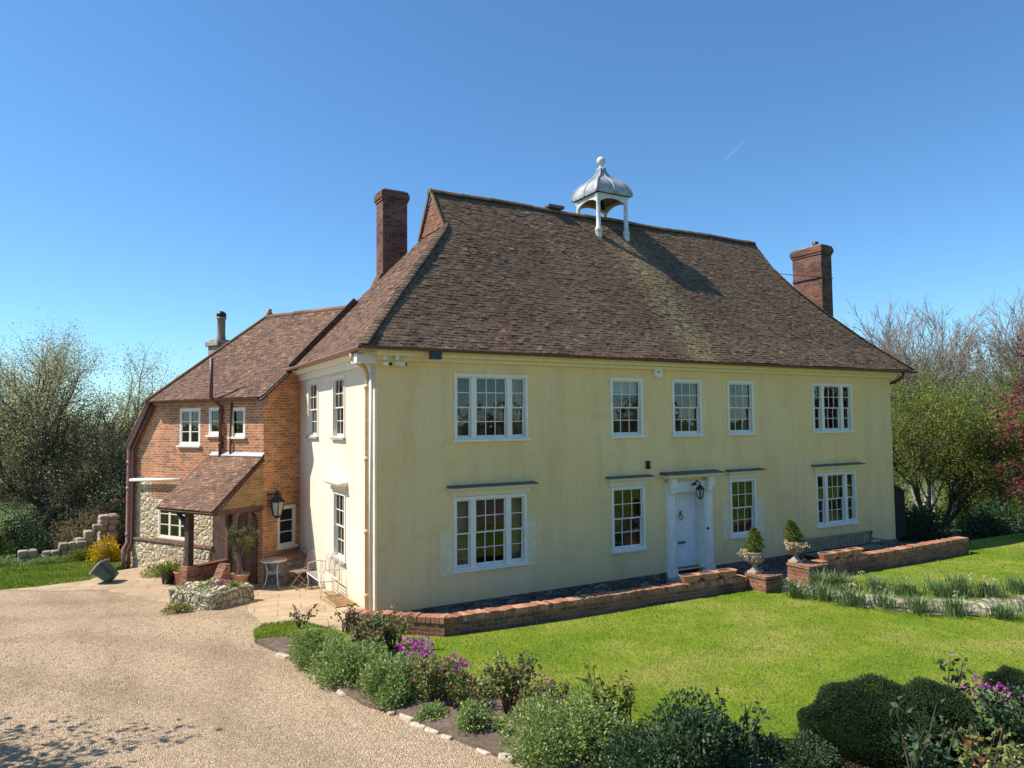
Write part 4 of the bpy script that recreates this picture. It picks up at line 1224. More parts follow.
lay_tiles('front_tiles', 'red_roof_tile', aroof, [(0, AE), (AY + 0.22, AR)], lambda u, h, z: (u, -0.22 + h, z), lambda z: (ax_left(z), OV + 0.05), seed=7)
lay_tiles('end_tiles', 'red_roof_tile', aroof, [(0, 3.15), (1.12, AE)], lambda u, h, z: (-6.0 + h, u, z), lambda z: (-0.2, 7.0), seed=9)
v = MB()
v.beam((OV + 0.02, -0.26, AE - 0.09), (OV + 0.02, AY, AR - 0.08), 0.05, 0.16, (1, 0, 0))
v.beam((OV - 0.02, AY, AR - 0.08), (OV - 0.02, 7.2, AE - 0.09), 0.05, 0.16, (1, 0, 0))
v.build('bargeboard', 'dark_oak', aroof)
AI = AMAT.inverted()
v = MB(AI)
vp = [(-0.47, 5.62, 5.40), (-0.30, 5.53, 5.60), (0.16, 5.26, 6.15), (0.64, 4.99, 6.70), (1.08, 4.77, 7.22)]
for q0, q1 in zip(vp, vp[1:]):
    v.beam(q0, q1, 0.10, 0.24, (-0.75, 0.0, 0.66))
v.build('valley_board', 'dark_oak', aroof)
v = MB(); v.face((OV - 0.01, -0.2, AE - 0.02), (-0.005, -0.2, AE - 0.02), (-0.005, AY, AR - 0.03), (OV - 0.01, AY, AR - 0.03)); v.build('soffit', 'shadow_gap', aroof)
rt = MB(); x = ax_left(AR) - 0.05
rr = random.Random(3)
while x < OV:
    rt.tone = rr.random()
    n = 8; L = min(0.44, OV + 0.08 - x)
    dz = rr.uniform(-0.008, 0.008)
    ring = lambda xx, q: [rt.P((xx, AY + q * math.cos(math.pi * k / n), AR - 0.05 + dz + q * math.sin(math.pi * k / n))) for k in range(n + 1)]
    a, c = ring(x, 0.115), ring(x + L, 0.11)
    for k in range(n): rt.F((a[k], a[k + 1], c[k + 1], c[k]))
    rt.F(a); rt.F(c[::-1]); x += L + 0.01
rt.build('ridge', 'ridge_tile', aroof, fix=False)
rt = MB(); rt.lathe([(0.09, AR + 0.0), (0.12, AR + 0.10), (0.07, AR + 0.16), (0.10, AR + 0.24), (0.001, AR + 0.25)], (ax_left(AR) + 0.05, AY, 0), 8); rt.build('ridge_end', 'terracotta', aroof)
hipl = MB(); hipl.tone = 0.6
hipl.tube([(ax_left(z) - 0.01, ay_front(z) + 0.0, z + 0.02) for z in np.linspace(AE - 0.02, AR, 24)], 0.065, 8)
hipl.tube([(-6.02, -0.2, 3.15), (ax_left(AE) - 0.01, -0.2, AE + 0.02)], 0.045, 6)
hipl.build('hip_mortar', 'ridge_tile', aroof)
ck = MB(); ck.box(-5.22, -4.72, 2.1, 2.65, 3.0, 6.50); ck.box(-5.29, -4.65, 2.03, 2.72, 6.50, 6.66); ck.box(-5.2, -4.74, 2.12, 2.63, 6.66, 6.74)
ack = ck.build('chimney', 'grey_stone', aroof, bevel=0.02)
ck = MB(); ck.lathe([(0.15, 6.70), (0.13, 6.85), (0.13, 7.35), (0.16, 7.38), (0.16, 7.44), (0.05, 7.45)], (-4.90, 2.37, 0.06), 12); cp = ck.build('chimney_pot', 'urn_stone', ack)
ck = MB(); ck.lathe([(0.09, 7.45), (0.17, 7.47), (0.15, 7.58), (0.05, 7.64), (0.001, 7.64)], (-4.90, 2.37, 0.06), 10); ck.build('cowl', 'black_metal', cp)
# gutters and pipes of the annexe
gutter(None, (-4.88, -0.26, AE), (0.1, -0.26, AE - 0.02), annexe, 'brown_iron', 0.06)
b = MB(); b.box(-4.78, 0.10, -0.10, -0.002, AE - 0.12, AE - 0.02); b.box(-0.12, 0.13, -0.16, 0.02, AE - 0.22, AE - 0.02); b.build('fascia', 'pink_iron', annexe)
b = MB(); b.tube([(-4.90, -0.16, AE - 0.03), (-5.90, -0.16, 3.22), (-5.90, -0.14, 3.0), (-5.90, -0.14, 0.30), (-5.90, -0.26, 0.12), (-5.90, -0.26, -0.5)], 0.06, 10)
for z in (0.5, 1.9, 2.7): b.tube([(-5.90, -0.14, z), (-5.90, -0.14, z + 0.1)], 0.078, 10)
b.build('downpipe', 'pink_iron', annexe)
b = MB(); b.tube([(-4.78, -0.10, AE - 0.12), (-5.74, -0.10, 3.18), (-5.74, -0.10, 0.30), (-5.74, -0.2, 0.12), (-5.74, -0.2, -0.5)], 0.05, 10); b.build('downpipe', 'brown_iron', annexe)
b = MB(); b.tube([(-5.85, -0.12, 2.21), (-3.35, -0.12, 2.30)], 0.052, 10); b.build('gutter_pipe', 'white_paint', annexe)
b = MB(); b.tube([(-1.68, -0.07, 2.95), (-1.68, -0.07, 4.4), (-1.75, -0.34, 4.62), (-1.75, -0.34, 5.75)], 0.052, 10)
for z in (3.3, 4.2): b.tube([(-1.68, -0.07, z), (-1.68, -0.07, z + 0.1)], 0.068, 10)
b.build('soil_pipe', 'brown_iron', annexe)
b = MB(); b.tube([(-1.28, -0.05, 2.95), (-1.28, -0.05, 4.0), (-1.28, -0.02, 4.5)], 0.03, 8); b.build('cable_pipe', 'brown_iron', annexe)
# porch
PX0, PX1, PT, PZ0, PZ1 = -2.22, 0.06, 1.62, 1.72, 3.06
pr = MB()
pr.face((PX0, -PT, PZ0 - 0.015), (PX1, -PT, PZ0 - 0.015), (PX1, -0.01, PZ1 - 0.015), (PX0, -0.01, PZ1 - 0.015))
pr.face((PX0, -PT, PZ0 - 0.06), (PX1, -PT, PZ0 - 0.06), (PX1, -0.01, PZ1 - 0.06), (PX0, -0.01, PZ1 - 0.06))
pr.tone = 0.2
porch = pr.build('porch', 'red_roof_tile', annexe, fix=False)
lay_tiles('porch_tiles', 'red_roof_tile', porch, [(0, PZ0), (PT, PZ1)], lambda u, h, z: (u, -PT + h, z), lambda z: (PX0, PX1), seed=12, tone=lambda u, z, r: min(1, r * 0.8 + 0.25))
b = MB()
b.box(PX0 + 0.05, PX1 - 0.02, -PT + 0.08, -PT + 0.22, PZ0 - 0.12, PZ0 - 0.02)
b.beam((PX1 - 0.06, -PT + 0.05, PZ0 - 0.03), (PX1 - 0.06, -0.02, PZ1 - 0.11), 0.10, 0.10, (1, 0, 0))
b.beam((PX0 + 0.06, -PT + 0.05, PZ0 - 0.03), (PX0 + 0.06, -0.02, PZ1 - 0.11), 0.10, 0.10, (1, 0, 0))
b.box(-1.42, -0.1, -0.12, -0.01, 1.55, 1.7)
b.build('porch_beam', 'dark_oak', porch)
b = MB()
b.box(-1.38, -1.22, -1.36, -1.20, 0.22, PZ0 - 0.1)
b.tube([(-1.3, -1.28, 0.95), (-1.42, -1.30, 1.3), (-1.7, -1.36, 1.6)], [0.06, 0.07, 0.05], 6)
b.build('post', 'dark_oak', porch)
b = MB(); b.box(-1.36, -1.24, -0.14, -0.02, 0.2, 1.6); b.build('post', 'red_oak', porch)
b = MB(); b.box(-0.10, 0.02, -0.5, -0.38, -0.4, 1.70); b.build('post', 'red_oak', porch)
b = MB(); b.prism([(-PT + 0.28, PZ0 + 0.0), (-0.02, PZ0 + 0.0), (-0.02, PZ1 - 0.17)], 0.0, 0.03, 0)
b.build('gable_wall', 'tan_brick', porch)
b = MB(); b.box(-0.02, 0.05, -PT + 0.15, -0.02, PZ0 - 0.12, PZ0 - 0.002); b.build('tie_beam', 'red_oak', porch)
b = MB(); b.box(-1.46, -1.14, -1.44, -1.12, -0.7, 0.22); b.build('pier', 'garden_brick', porch, bevel=0.008)
b = MB(); b.box(-0.20, 0.12, -1.40, -1.10, -0.7, 0.02); b.prism([(-1.40, 0.02), (-1.10, 0.02), (-1.10, 0.36), (-1.22, 0.36)], -0.19, 0.11, 0); b.build('pier', 'garden_brick', porch, bevel=0.008)
b = MB(); b.box(-1.40, -1.20, -1.11, -0.02, -0.7, 0.12)
b.build('dwarf_wall', 'garden_brick', porch, bevel=0.008)
b = MB(); b.box(-1.42, -1.18, -1.1, -0.02, 0.12, 0.19); b.build('wall_cap', 'red_oak', porch)
b = MB(); b.prism([(-0.95, -0.42), (-0.2, -0.42), (-0.2, 1.25), (-0.28, 1.42), (-0.42, 1.52), (-0.58, 1.55), (-0.73, 1.52), (-0.87, 1.42), (-0.95, 1.25)], -0.06, -0.004, 1)
pdoor = b.build('door', 'red_oak', porch)
b = MB(); b.ball((-0.32, -0.09, 0.55), 0.04, 8); b.build('handle', 'black_metal', pdoor)
b = MB(); b.box(-2.0, -1.42, -0.05, -0.004, -0.4, 1.62); b.build('door_post', 'dark_oak', porch)
b = MB(); b.prism([(-0.10, PZ1 - 0.045), (-0.005, PZ1 + 0.05), (-0.005, PZ1 + 0.065), (-0.10, PZ1 - 0.03)], PX0 + 0.1, PX1, 0)
b.build('lead_flashing', 'lead', porch)
# wall lantern on the return wall
l = MB(Matrix.Translation((0, 0.34, 0)))
M = RM
l = MB(RM @ Matrix.Translation((0.22, 0, 0)))
l.lathe([(0.001, -0.0), (0.09, 0.0), (0.09, 0.03), (0.001, 0.03)], (0, -0.03, 1.98), 10)
l.tube([(0.17, 0.0, 1.85), (0.17, -0.12, 1.82), (0.06, -0.30, 1.86)], 0.014, 6)
l.lathe([(0.05, 1.36), (0.09, 1.40), (0.11, 1.43)], (0, -0.30, 0), 6, False)
for k in range(6):
    a = math.pi * k / 3
    l.tube([(0.11 * math.cos(a), -0.30 + 0.11 * math.sin(a), 1.43), (0.185 * math.cos(a), -0.30 + 0.185 * math.sin(a), 1.80)], 0.012, 4)
l.lathe([(0.21, 1.79), (0.21, 1.82), (0.10, 1.93), (0.09, 1.98), (0.13, 1.99), (0.05, 2.05), (0.02, 2.12), (0.001, 2.13)], (0, -0.30, 0), 6, False)
lo = l.build('wall_lantern', 'black_metal', annexe)
l = MB(RM @ Matrix.Translation((0.22, 0, 0))); l.lathe([(0.105, 1.435), (0.178, 1.79)], (0, -0.30, 0), 6, False); l.build('lantern_glass', 'frosted_glass', lo)

# ------------------------------------------------------------------ low garden walls with brick-on-edge coping
def garden_wall(name, label, path, thick, z0, z1, cat='garden wall'):
    """path: front face line, wall lies to the left of the direction of travel"""
    t = thing(name, label, cat, (path[0][0], path[0][1], z0))
    L = Vector(t.location)
    body, cop = MB(), MB()
    rr = random.Random(len(label))
    for p, q in zip(path, path[1:]):
        p, q = Vector((*p, 0)), Vector((*q, 0))
        d = (q - p).normalized(); n = Vector((-d.y, d.x, 0)); ln = (q - p).length
        c = (p + q) / 2 + n * thick / 2
        body.obox((c.x, c.y, (z0 + z1 - 0.1) / 2), d * (ln / 2 + 0.002), n * thick / 2, (0, 0, (z1 - 0.1 - z0) / 2))
        k = int(ln / 0.086)
        for i in range(k):
            s = (i + 0.5) * ln / k
            m = p + d * s + n * thick / 2
            cop.tone = rr.random()
            h = 0.05 + rr.uniform(-0.006, 0.006)
            cop.obox((m.x, m.y, z1 - 0.1 + 0.003 + h), d * (ln / k * 0.46), n * (thick / 2 + 0.012 + rr.uniform(-0.006, 0.006)), (0, 0, h))
    body.build('wall', 'garden_brick', t, None)
    cop.build('coping', 'coping_brick', t)
    for ch in t.children:
        ch.matrix_parent_inverse = Matrix.Translation(-L)
    return t
tile_mat('coping_brick', [(0, (0.27, 0.11, 0.065)), (0.5, (0.40, 0.19, 0.115)), (1, (0.52, 0.29, 0.19))], white=0.3)
garden_wall('garden_wall', 'low brick garden wall from the house corner to the steps, three terracotta troughs on it', [(-0.92, -0.98), (0.48, -2.30), (2.6, -2.42), (5.2, -2.54), (7.62, -2.72)], 0.24, -0.2, 0.40)
garden_wall('garden_wall', 'low brick garden wall running right from the steps, far end free standing on the lawn', [(9.72, -2.90), (13.0, -2.87), (16.35, -2.77)], 0.26, -0.2, 0.50)
def pier(label, x0, x1, y0, y1, z1):
    b = MB(); b.box(x0, x1, y0, y1, -0.1, z1 - 0.075); b.box(x0 - 0.015, x1 + 0.015, y0 - 0.015, y1 + 0.015, z1 - 0.073, z1)
    o = b.build('brick_pier', 'garden_brick', None, ((x0 + x1) / 2, (y0 + y1) / 2, 0), bevel=0.012)
    return tag(o, label, 'pier', 'brick piers beside the garden steps')
pier('square brick pier left of the garden steps, at the end of the longer wall', 7.64, 8.18, -3.22, -2.66, 0.47)
pier('brick pier right of the garden steps, under the tilted conifer urn', 9.02, 9.66, -3.25, -2.64, 0.55)
b = MB(); b.box(8.2, 9.0, -3.2, -2.85, -0.1, 0.09); b.box(8.2, 9.0, -2.84, -2.5, -0.1, 0.0)
tag(b.build('garden_steps', 'grey_stone', None, (8.6, -2.9, 0), bevel=0.02), 'two shallow stone steps between the brick piers', 'steps')

# ------------------------------------------------------------------ leaves and plants
def leaf_cloud(name, pts, size, mat, parent=None, seed=0, out=None, narrow=0.45, tone=None, upright=0.0, loc=None, curl=0.25):
    """one mesh of many small leaf faces around the given points; out: outward dir per point"""
    r = np.random.default_rng(seed)
    pts = np.asarray(pts, float); n = len(pts)
    d = r.normal(size=(n, 3))
    if out is not None:
        d = d * 0.75 + out * 1.0
    d[:, 2] += upright
    d /= np.linalg.norm(d, axis=1)[:, None] + 1e-9
    s = np.cross(d, r.normal(size=(n, 3))); s /= np.linalg.norm(s, axis=1)[:, None] + 1e-9
    u = np.cross(d, s)
    L = (size * r.uniform(0.6, 1.25, n))[:, None]
    W = L * narrow
    v = np.empty((n, 4, 3))
    v[:, 0] = pts
    v[:, 1] = pts + d * L * 0.5 + s * W * 0.5 + u * L * curl * 0.3
    v[:, 2] = pts + d * L + u * L * curl * -0.3
    v[:, 3] = pts + d * L * 0.5 - s * W * 0.5 + u * L * curl * 0.3
    q = np.arange(n * 4).reshape(n, 4)
    t = r.beta(2, 2, n) if tone is None else tone
    return fast_mesh(name, v.reshape(-1, 3), q, mat, t, parent, loc)
def mound_points(n, c, rad, seed, lumps=14, lump=0.42, hemi=True, fill=0.35):
    """points near the surface of an uneven mound: many overlapping lumps"""
    r = np.random.default_rng(seed)
    c = np.array(c, float); rad = np.array(rad, float)
    d = r.normal(size=(lumps, 3))
    if hemi: d[:, 2] = np.abs(d[:, 2]) * 0.9 + 0.05
    d /= np.linalg.norm(d, axis=1)[:, None]
    cen = d * r.uniform(0.45, 0.78, (lumps, 1))
    lr = lump * r.uniform(0.65, 1.2, lumps)
    k = r.integers(0, lumps, n)
    e = r.normal(size=(n, 3)); e /= np.linalg.norm(e, axis=1)[:, None]
    rr = np.where(r.random(n) < fill, r.uniform(0.2, 0.9, n), r.uniform(0.85, 1.05, n))
    p = cen[k] + e * (lr[k] * rr)[:, None]
    if hemi: p[:, 2] = np.abs(p[:, 2])
    o = p / (np.linalg.norm(p, axis=1)[:, None] + 1e-9) * 0.6 + e * 0.6
    return c + p * rad, o
def stems(name, base, tips, mat, parent, r0=0.012, seed=0, n=5):
    m = MB(); rr = random.Random(seed)
    for t in tips:
        t = Vector(t); b0 = Vector(base) + Vector((rr.uniform(-.05, .05), rr.uniform(-.05, .05), 0))
        mid = (b0 + t) / 2 + Vector((rr.uniform(-.06, .06), rr.uniform(-.06, .06), 0.03))
        m.tube([b0, mid, t], [r0, r0 * 0.75, r0 * 0.35], n)
    return m.build(name, mat, parent, uv=False, fix=False)
def yew(label, c, rad, n, seed, group):
    t = thing('yew_dome', label, 'yew', c, 0, group)
    r = np.random.default_rng(seed)
    d = r.normal(size=(n, 3)); d[:, 2] = np.abs(d[:, 2]); d /= np.linalg.norm(d, axis=1)[:, None]
    bumps = 1 + 0.05 * np.sin(d[:, 0] * 9 + seed) * np.sin(d[:, 1] * 8 + 2) + 0.04 * np.sin(d[:, 2] * 13 + d[:, 0] * 6)
    q = bumps * np.where(r.random(n) < 0.25, r.uniform(0.6, 0.95, n), r.uniform(0.93, 1.0, n))
    leaf_cloud('foliage', d * q[:, None] * np.array(rad), 0.045, 'yew_leaf', t, seed, d * 0.35 + np.array((0, 0, 0.75)), 0.26)
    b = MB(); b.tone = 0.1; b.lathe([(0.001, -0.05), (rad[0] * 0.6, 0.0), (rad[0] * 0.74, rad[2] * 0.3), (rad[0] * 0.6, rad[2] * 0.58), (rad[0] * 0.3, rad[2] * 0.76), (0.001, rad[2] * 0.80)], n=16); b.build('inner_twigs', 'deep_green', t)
    return t
def mound(label, cat, name, c, rad, n, size, mat, seed, narrow=0.4, group=None, upright=0.25, lumps=16, lump=0.4):
    t = thing(name, label, cat, c, 0, group)
    p, o = mound_points(n, (0, 0, 0.0), rad, seed, lumps, lump)
    leaf_cloud('foliage', p, size, mat, t, seed, o, narrow, upright=upright)
    rr = random.Random(seed)
    stems('stems', (0, 0, -0.02), [(rad[0] * 0.6 * rr.uniform(-1, 1), rad[1] * 0.6 * rr.uniform(-1, 1), rad[2] * rr.uniform(.4, .8)) for _ in range(14)], 'grey_bark', t, 0.01, seed)
    return t
def rose(label, c, h, w, seed, mat='rose_leaf', n_st=7, leaves=30, size=0.06, name='rose_bush', cat='rose bush', group='rose bushes in the border', flowers=None, stem_mat='dark_bark'):
    t = thing(name, label, cat, c, 0, group)
    r = np.random.default_rng(seed); rr = random.Random(seed)
    m = MB(); pts, outs = [], []
    for i in range(n_st):
        a = rr.uniform(0, 6.28); q = rr.uniform(0.25, 1) ** 0.7
        top = Vector((math.cos(a) * w * q, math.sin(a) * w * q, h * rr.uniform(0.6, 1.0)))
        p1 = top * 0.5 + Vector((rr.uniform(-.08, .08), rr.uniform(-.08, .08), 0.02))
        m.tube([(0.03 * math.cos(a), 0.03 * math.sin(a), -0.03), p1, top], [0.011, 0.008, 0.004], 5)
        for k in range(leaves):
            f = rr.uniform(0.25, 1.0) ** 0.8
            p = Vector((0, 0, 0)).lerp(p1, f * 2) if f < 0.5 else p1.lerp(top, f * 2 - 1)
            pts.append((p.x + rr.gauss(0, 0.045), p.y + rr.gauss(0, 0.045), p.z + rr.gauss(0, 0.035)))
            outs.append((math.cos(a) * 0.5 + rr.gauss(0, .5), math.sin(a) * 0.5 + rr.gauss(0, .5), rr.gauss(0.1, .3)))
    m.build('stems', stem_mat, t, uv=False, fix=False)
    leaf_cloud('foliage', pts, size * 1.15, mat, t, seed, np.array(outs), 0.62)
    if flowers:
        fm, nf, (fx, fy, fz), fr, fs = flowers
        p = r.normal(size=(nf, 3)) * np.array(fr) + np.array((fx, fy, fz))
        leaf_cloud('flowers', p, fs, fm, t, seed + 1, None, 0.8)['kind'] = 'stuff'
    return t
BZ = 0.06
mound('smallest soft grey green mound at the top end of the border, by the lawn corner', 'shrub', 'catmint_mound', (-1.78, -2.20, BZ), (0.52, 0.55, 0.49), 7820, 0.055, 'grey_leaf', 21, group='grey green mounds along the drive')
mound('grey green mound in front of the dark rose, second along the drive from the house', 'shrub', 'catmint_mound', (-1.50, -3.30, BZ), (0.57, 0.65, 0.55), 9360, 0.055, 'grey_leaf', 22, group='grey green mounds along the drive')
mound('round grey green mound just left of the large magenta flower drift', 'shrub', 'catmint_mound', (-1.20, -4.35, BZ), (0.57, 0.61, 0.55), 10080, 0.05, 'grey_leaf', 23, group='grey green mounds along the drive')
mound('big sunlit grey green mound beside the bare soil, nearest the drive edge', 'shrub', 'catmint_mound', (-0.12, -6.95, BZ), (0.78, 0.73, 0.73), 15200, 0.05, 'grey_leaf', 24, group='grey green mounds along the drive')
mound('dark bluish green leafy mound at the bottom edge, right of the big grey green one', 'shrub', 'shrub', (0.50, -8.20, BZ), (0.94, 0.78, 0.79), 13500, 0.055, 'dark_leaf', 25, 0.55)
yew('broad dark clipped yew dome in front of the lawn, left lobe of the pair', (3.0, -8.82, 0.02), (0.80, 0.80, 0.77), 34000, 26, 'dark yew domes by the lawn edge')
yew('lower dark yew dome joined to the right side of the taller one', (3.76, -9.02, 0.02), (0.62, 0.66, 0.66), 26000, 27, 'dark yew domes by the lawn edge')
yew('dark yew dome cut off by the right edge of the photo', (5.62, -9.0, 0.03), (0.34, 0.34, 0.50), 13000, 28, 'dark yew domes by the lawn edge')
rose('dark leaved rose with mauve honesty flowers between the first two grey mounds', (-1.05, -2.75, BZ), 0.62, 0.40, 31, n_st=14, leaves=60, flowers=('magenta_petal', 60, (-0.05, 0.0, 0.42), (0.22, 0.2, 0.06), 0.045))
rose('tangled dark green rose with red tips just below the brick wall corner', (-0.55, -2.55, BZ), 0.66, 0.42, 32, n_st=14, leaves=54)
rose('bushy rose with bronze tips above the bare soil, right of the magenta drift', (-0.85, -4.95, BZ), 0.62, 0.34, 33, n_st=14, leaves=60)
rose('upright rose with many red young leaves in the middle of the border', (-0.15, -5.75, BZ), 0.75, 0.42, 34, n_st=17, leaves=56, flowers=('magenta_petal', 26, (0.25, -0.1, 0.42), (0.15, 0.12, 0.05), 0.045))
rose('yellow green rose with dark red flower buds behind the big sunlit mound', (0.50, -7.0, BZ), 0.85, 0.34, 35, 'lime_leaf', n_st=11, leaves=26, size=0.075)
rose('single thin rose shoot with a bronze top standing against the lawn', (0.80, -7.15, BZ), 0.72, 0.10, 36, 'bronze_leaf', n_st=2, leaves=16)
rose('open leggy young rose in dark soil left of the yew domes', (1.45, -8.25, BZ), 0.78, 0.36, 37, 'dark_leaf', n_st=9, leaves=18, size=0.075)
rose('low rose with grey green leaflets growing across the front of the yew domes', (2.30, -9.75, BZ), 0.95, 0.42, 38, 'dark_leaf', n_st=9, leaves=16, size=0.08)
rose('low dark rose with a few red leaves at the bottom edge under the yews', (3.0, -10.1, BZ), 0.62, 0.5, 39, 'rose_leaf', n_st=16, leaves=30, size=0.07)
rose('dense dark rose below the magenta flowers at the bottom right corner', (4.15, -9.75, BZ), 0.72, 0.5, 40, 'dark_leaf', n_st=20, leaves=60, size=0.07)
rose('tall dark rose sprig rising above the lawn beside the magenta flowers', (4.05, -9.2, BZ), 1.02, 0.12, 41, 'dark_leaf', n_st=3, leaves=22, size=0.08)
rose('rose seedling with dusky red leaves hanging over the patio edge', (-1.55, -0.30, 0.02), 0.42, 0.34, 42, 'bronze_leaf', n_st=9, leaves=18, size=0.055)
rose('small bronze leaved rose in front of the left end of the brick wall', (-0.98, -1.15, 0.05), 0.62, 0.25, 43, 'bronze_leaf', n_st=8, leaves=16, size=0.055)
def drift(label, c, rad, seed, n=700):
    t = thing('honesty_plant', label, 'flowering plant', c, 0, 'magenta honesty plants in the border')
    p, o = mound_points(1500, (0, 0, 0), (rad[0], rad[1], rad[2] * 0.85), seed, 10, 0.45)
    leaf_cloud('foliage', p, 0.05, 'grey_leaf', t, seed, o, 0.6)
    p, o = mound_points(n, (0, 0, rad[2] * 0.35), (rad[0], rad[1], rad[2] * 0.75), seed + 5, 12, 0.35, fill=0.05)
    keep = p[:, 2] > rad[2] * 0.6
    leaf_cloud('flowers', p[keep], 0.045, 'magenta_petal', t, seed, o[keep], 0.85)['kind'] = 'stuff'
drift('large magenta honesty drift behind the third grey green mound', (-0.75, -4.0, BZ), (0.46, 0.55, 0.56), 51, 520)
drift('small magenta honesty clump against the lawn, right of the large drift', (-0.42, -4.65, BZ), (0.28, 0.30, 0.46), 52, 380)
drift('magenta honesty clump at the bottom right corner beside the yews', (4.6, -9.25, BZ), (0.4, 0.4, 0.58), 53, 600)
mound('low green self sown plant on the bare soil between roses', 'plant', 'border_plant', (-0.45, -6.15, BZ), (0.14, 0.14, 0.14), 320, 0.05, 'grey_leaf', 54)
mound('soft green feathery clump behind the bare soil by the lawn', 'plant', 'border_plant', (-0.15, -5.0, BZ), (0.22, 0.22, 0.26), 1300, 0.05, 'grey_leaf', 55, 0.2)
mound('low leafy ground plant under the leggy young rose', 'plant', 'border_plant', (1.75, -8.35, BZ), (0.3, 0.25, 0.22), 1200, 0.055, 'dark_leaf', 56)

rose('leafy young rose filling the gap above the bare soil', (-0.55, -5.35, BZ), 0.42, 0.30, 46, n_st=12, leaves=56, size=0.05)
rose('low rose with mauve flowers at the lawn side of the big mound', (0.18, -6.3, BZ), 0.5, 0.30, 47, n_st=12, leaves=54, size=0.055, flowers=('magenta_petal', 30, (0.0, 0.0, 0.36), (0.2, 0.16, 0.06), 0.04))
mound('pale silvery mound between the big sunlit mound and dark shrub', 'shrub', 'catmint_mound', (0.30, -7.55, BZ), (0.34, 0.34, 0.40), 4200, 0.05, 'grey_leaf', 48, group='grey green mounds along the drive')
mound('spreading low green plant at the drive edge under the roses', 'plant', 'border_plant', (-1.05, -5.35, BZ), (0.22, 0.18, 0.14), 900, 0.05, 'grey_leaf', 49)

mound('low leafy dark plant filling the foot of the taller yew dome', 'plant', 'border_plant', (1.95, -8.75, BZ), (0.36, 0.3, 0.34), 3000, 0.05, 'dark_leaf', 57)

mound('fresh green leafy plant in the middle of the bare soil', 'plant', 'border_plant', (-0.72, -5.85, BZ), (0.26, 0.24, 0.30), 1500, 0.05, 'grey_leaf', 58)
rose('small olive rose leaning over the soil beside the big sunlit mound', (-0.02, -6.2, BZ), 0.5, 0.28, 59, n_st=12, leaves=50, size=0.05)

# stone edging of the border
rr = random.Random(9)
edge = [(-0.30, -7.62), (-0.82, -6.64), (-1.13, -5.76), (-1.36, -4.98), (-1.66, -4.44), (-1.86, -3.39), (-2.07, -2.4), (-2.22, -1.6)]
path = []
for p, q in zip(edge, edge[1:]):
    n = max(1, round(math.dist(p, q) / 0.27))
    path += [((p[0] + (q[0] - p[0]) * (i + .5) / n, p[1] + (q[1] - p[1]) * (i + .5) / n), math.atan2(q[1] - p[1], q[0] - p[0])) for i in range(n)]
places = ['nearest the camera', 'beside the big sunlit mound', 'below the bare soil', 'under the bronze tipped rose', 'at the foot of a grey mound', 'at the house end of the border']
for i, (p, a) in enumerate(path):
    if rr.random() < 0.22 or 10 < i < 14:
        continue
    b = MB(Matrix.Rotation(a + rr.uniform(-.25, .25), 4, 'Z'))
    w, d, h = rr.uniform(.09, .19), rr.uniform(.05, .085), rr.uniform(-0.005, .03)
    pol = [(-w, -d * .5), (-w * .6, -d), (w * .3, -d * .95), (w, -d * .4), (w * .85, d * .6), (w * .2, d), (-w * .8, d * .75)]
    b.prism([(x + rr.uniform(-.025, .025), y + rr.uniform(-.018, .018)) for x, y in pol], -0.08, h)
    o = b.build('edging_stone', 'edging_stone', None, None, bevel=0.018)
    o.location = (p[0] + rr.uniform(-.03, .03), p[1] + rr.uniform(-.03, .03), 0.025); o.rotation_euler = (rr.uniform(-.08, .08), rr.uniform(-.08, .08), 0)
    tag(o, 'rough pale edging stone set between the gravel drive and the flower border', 'edging stone', 'stones edging the flower border')

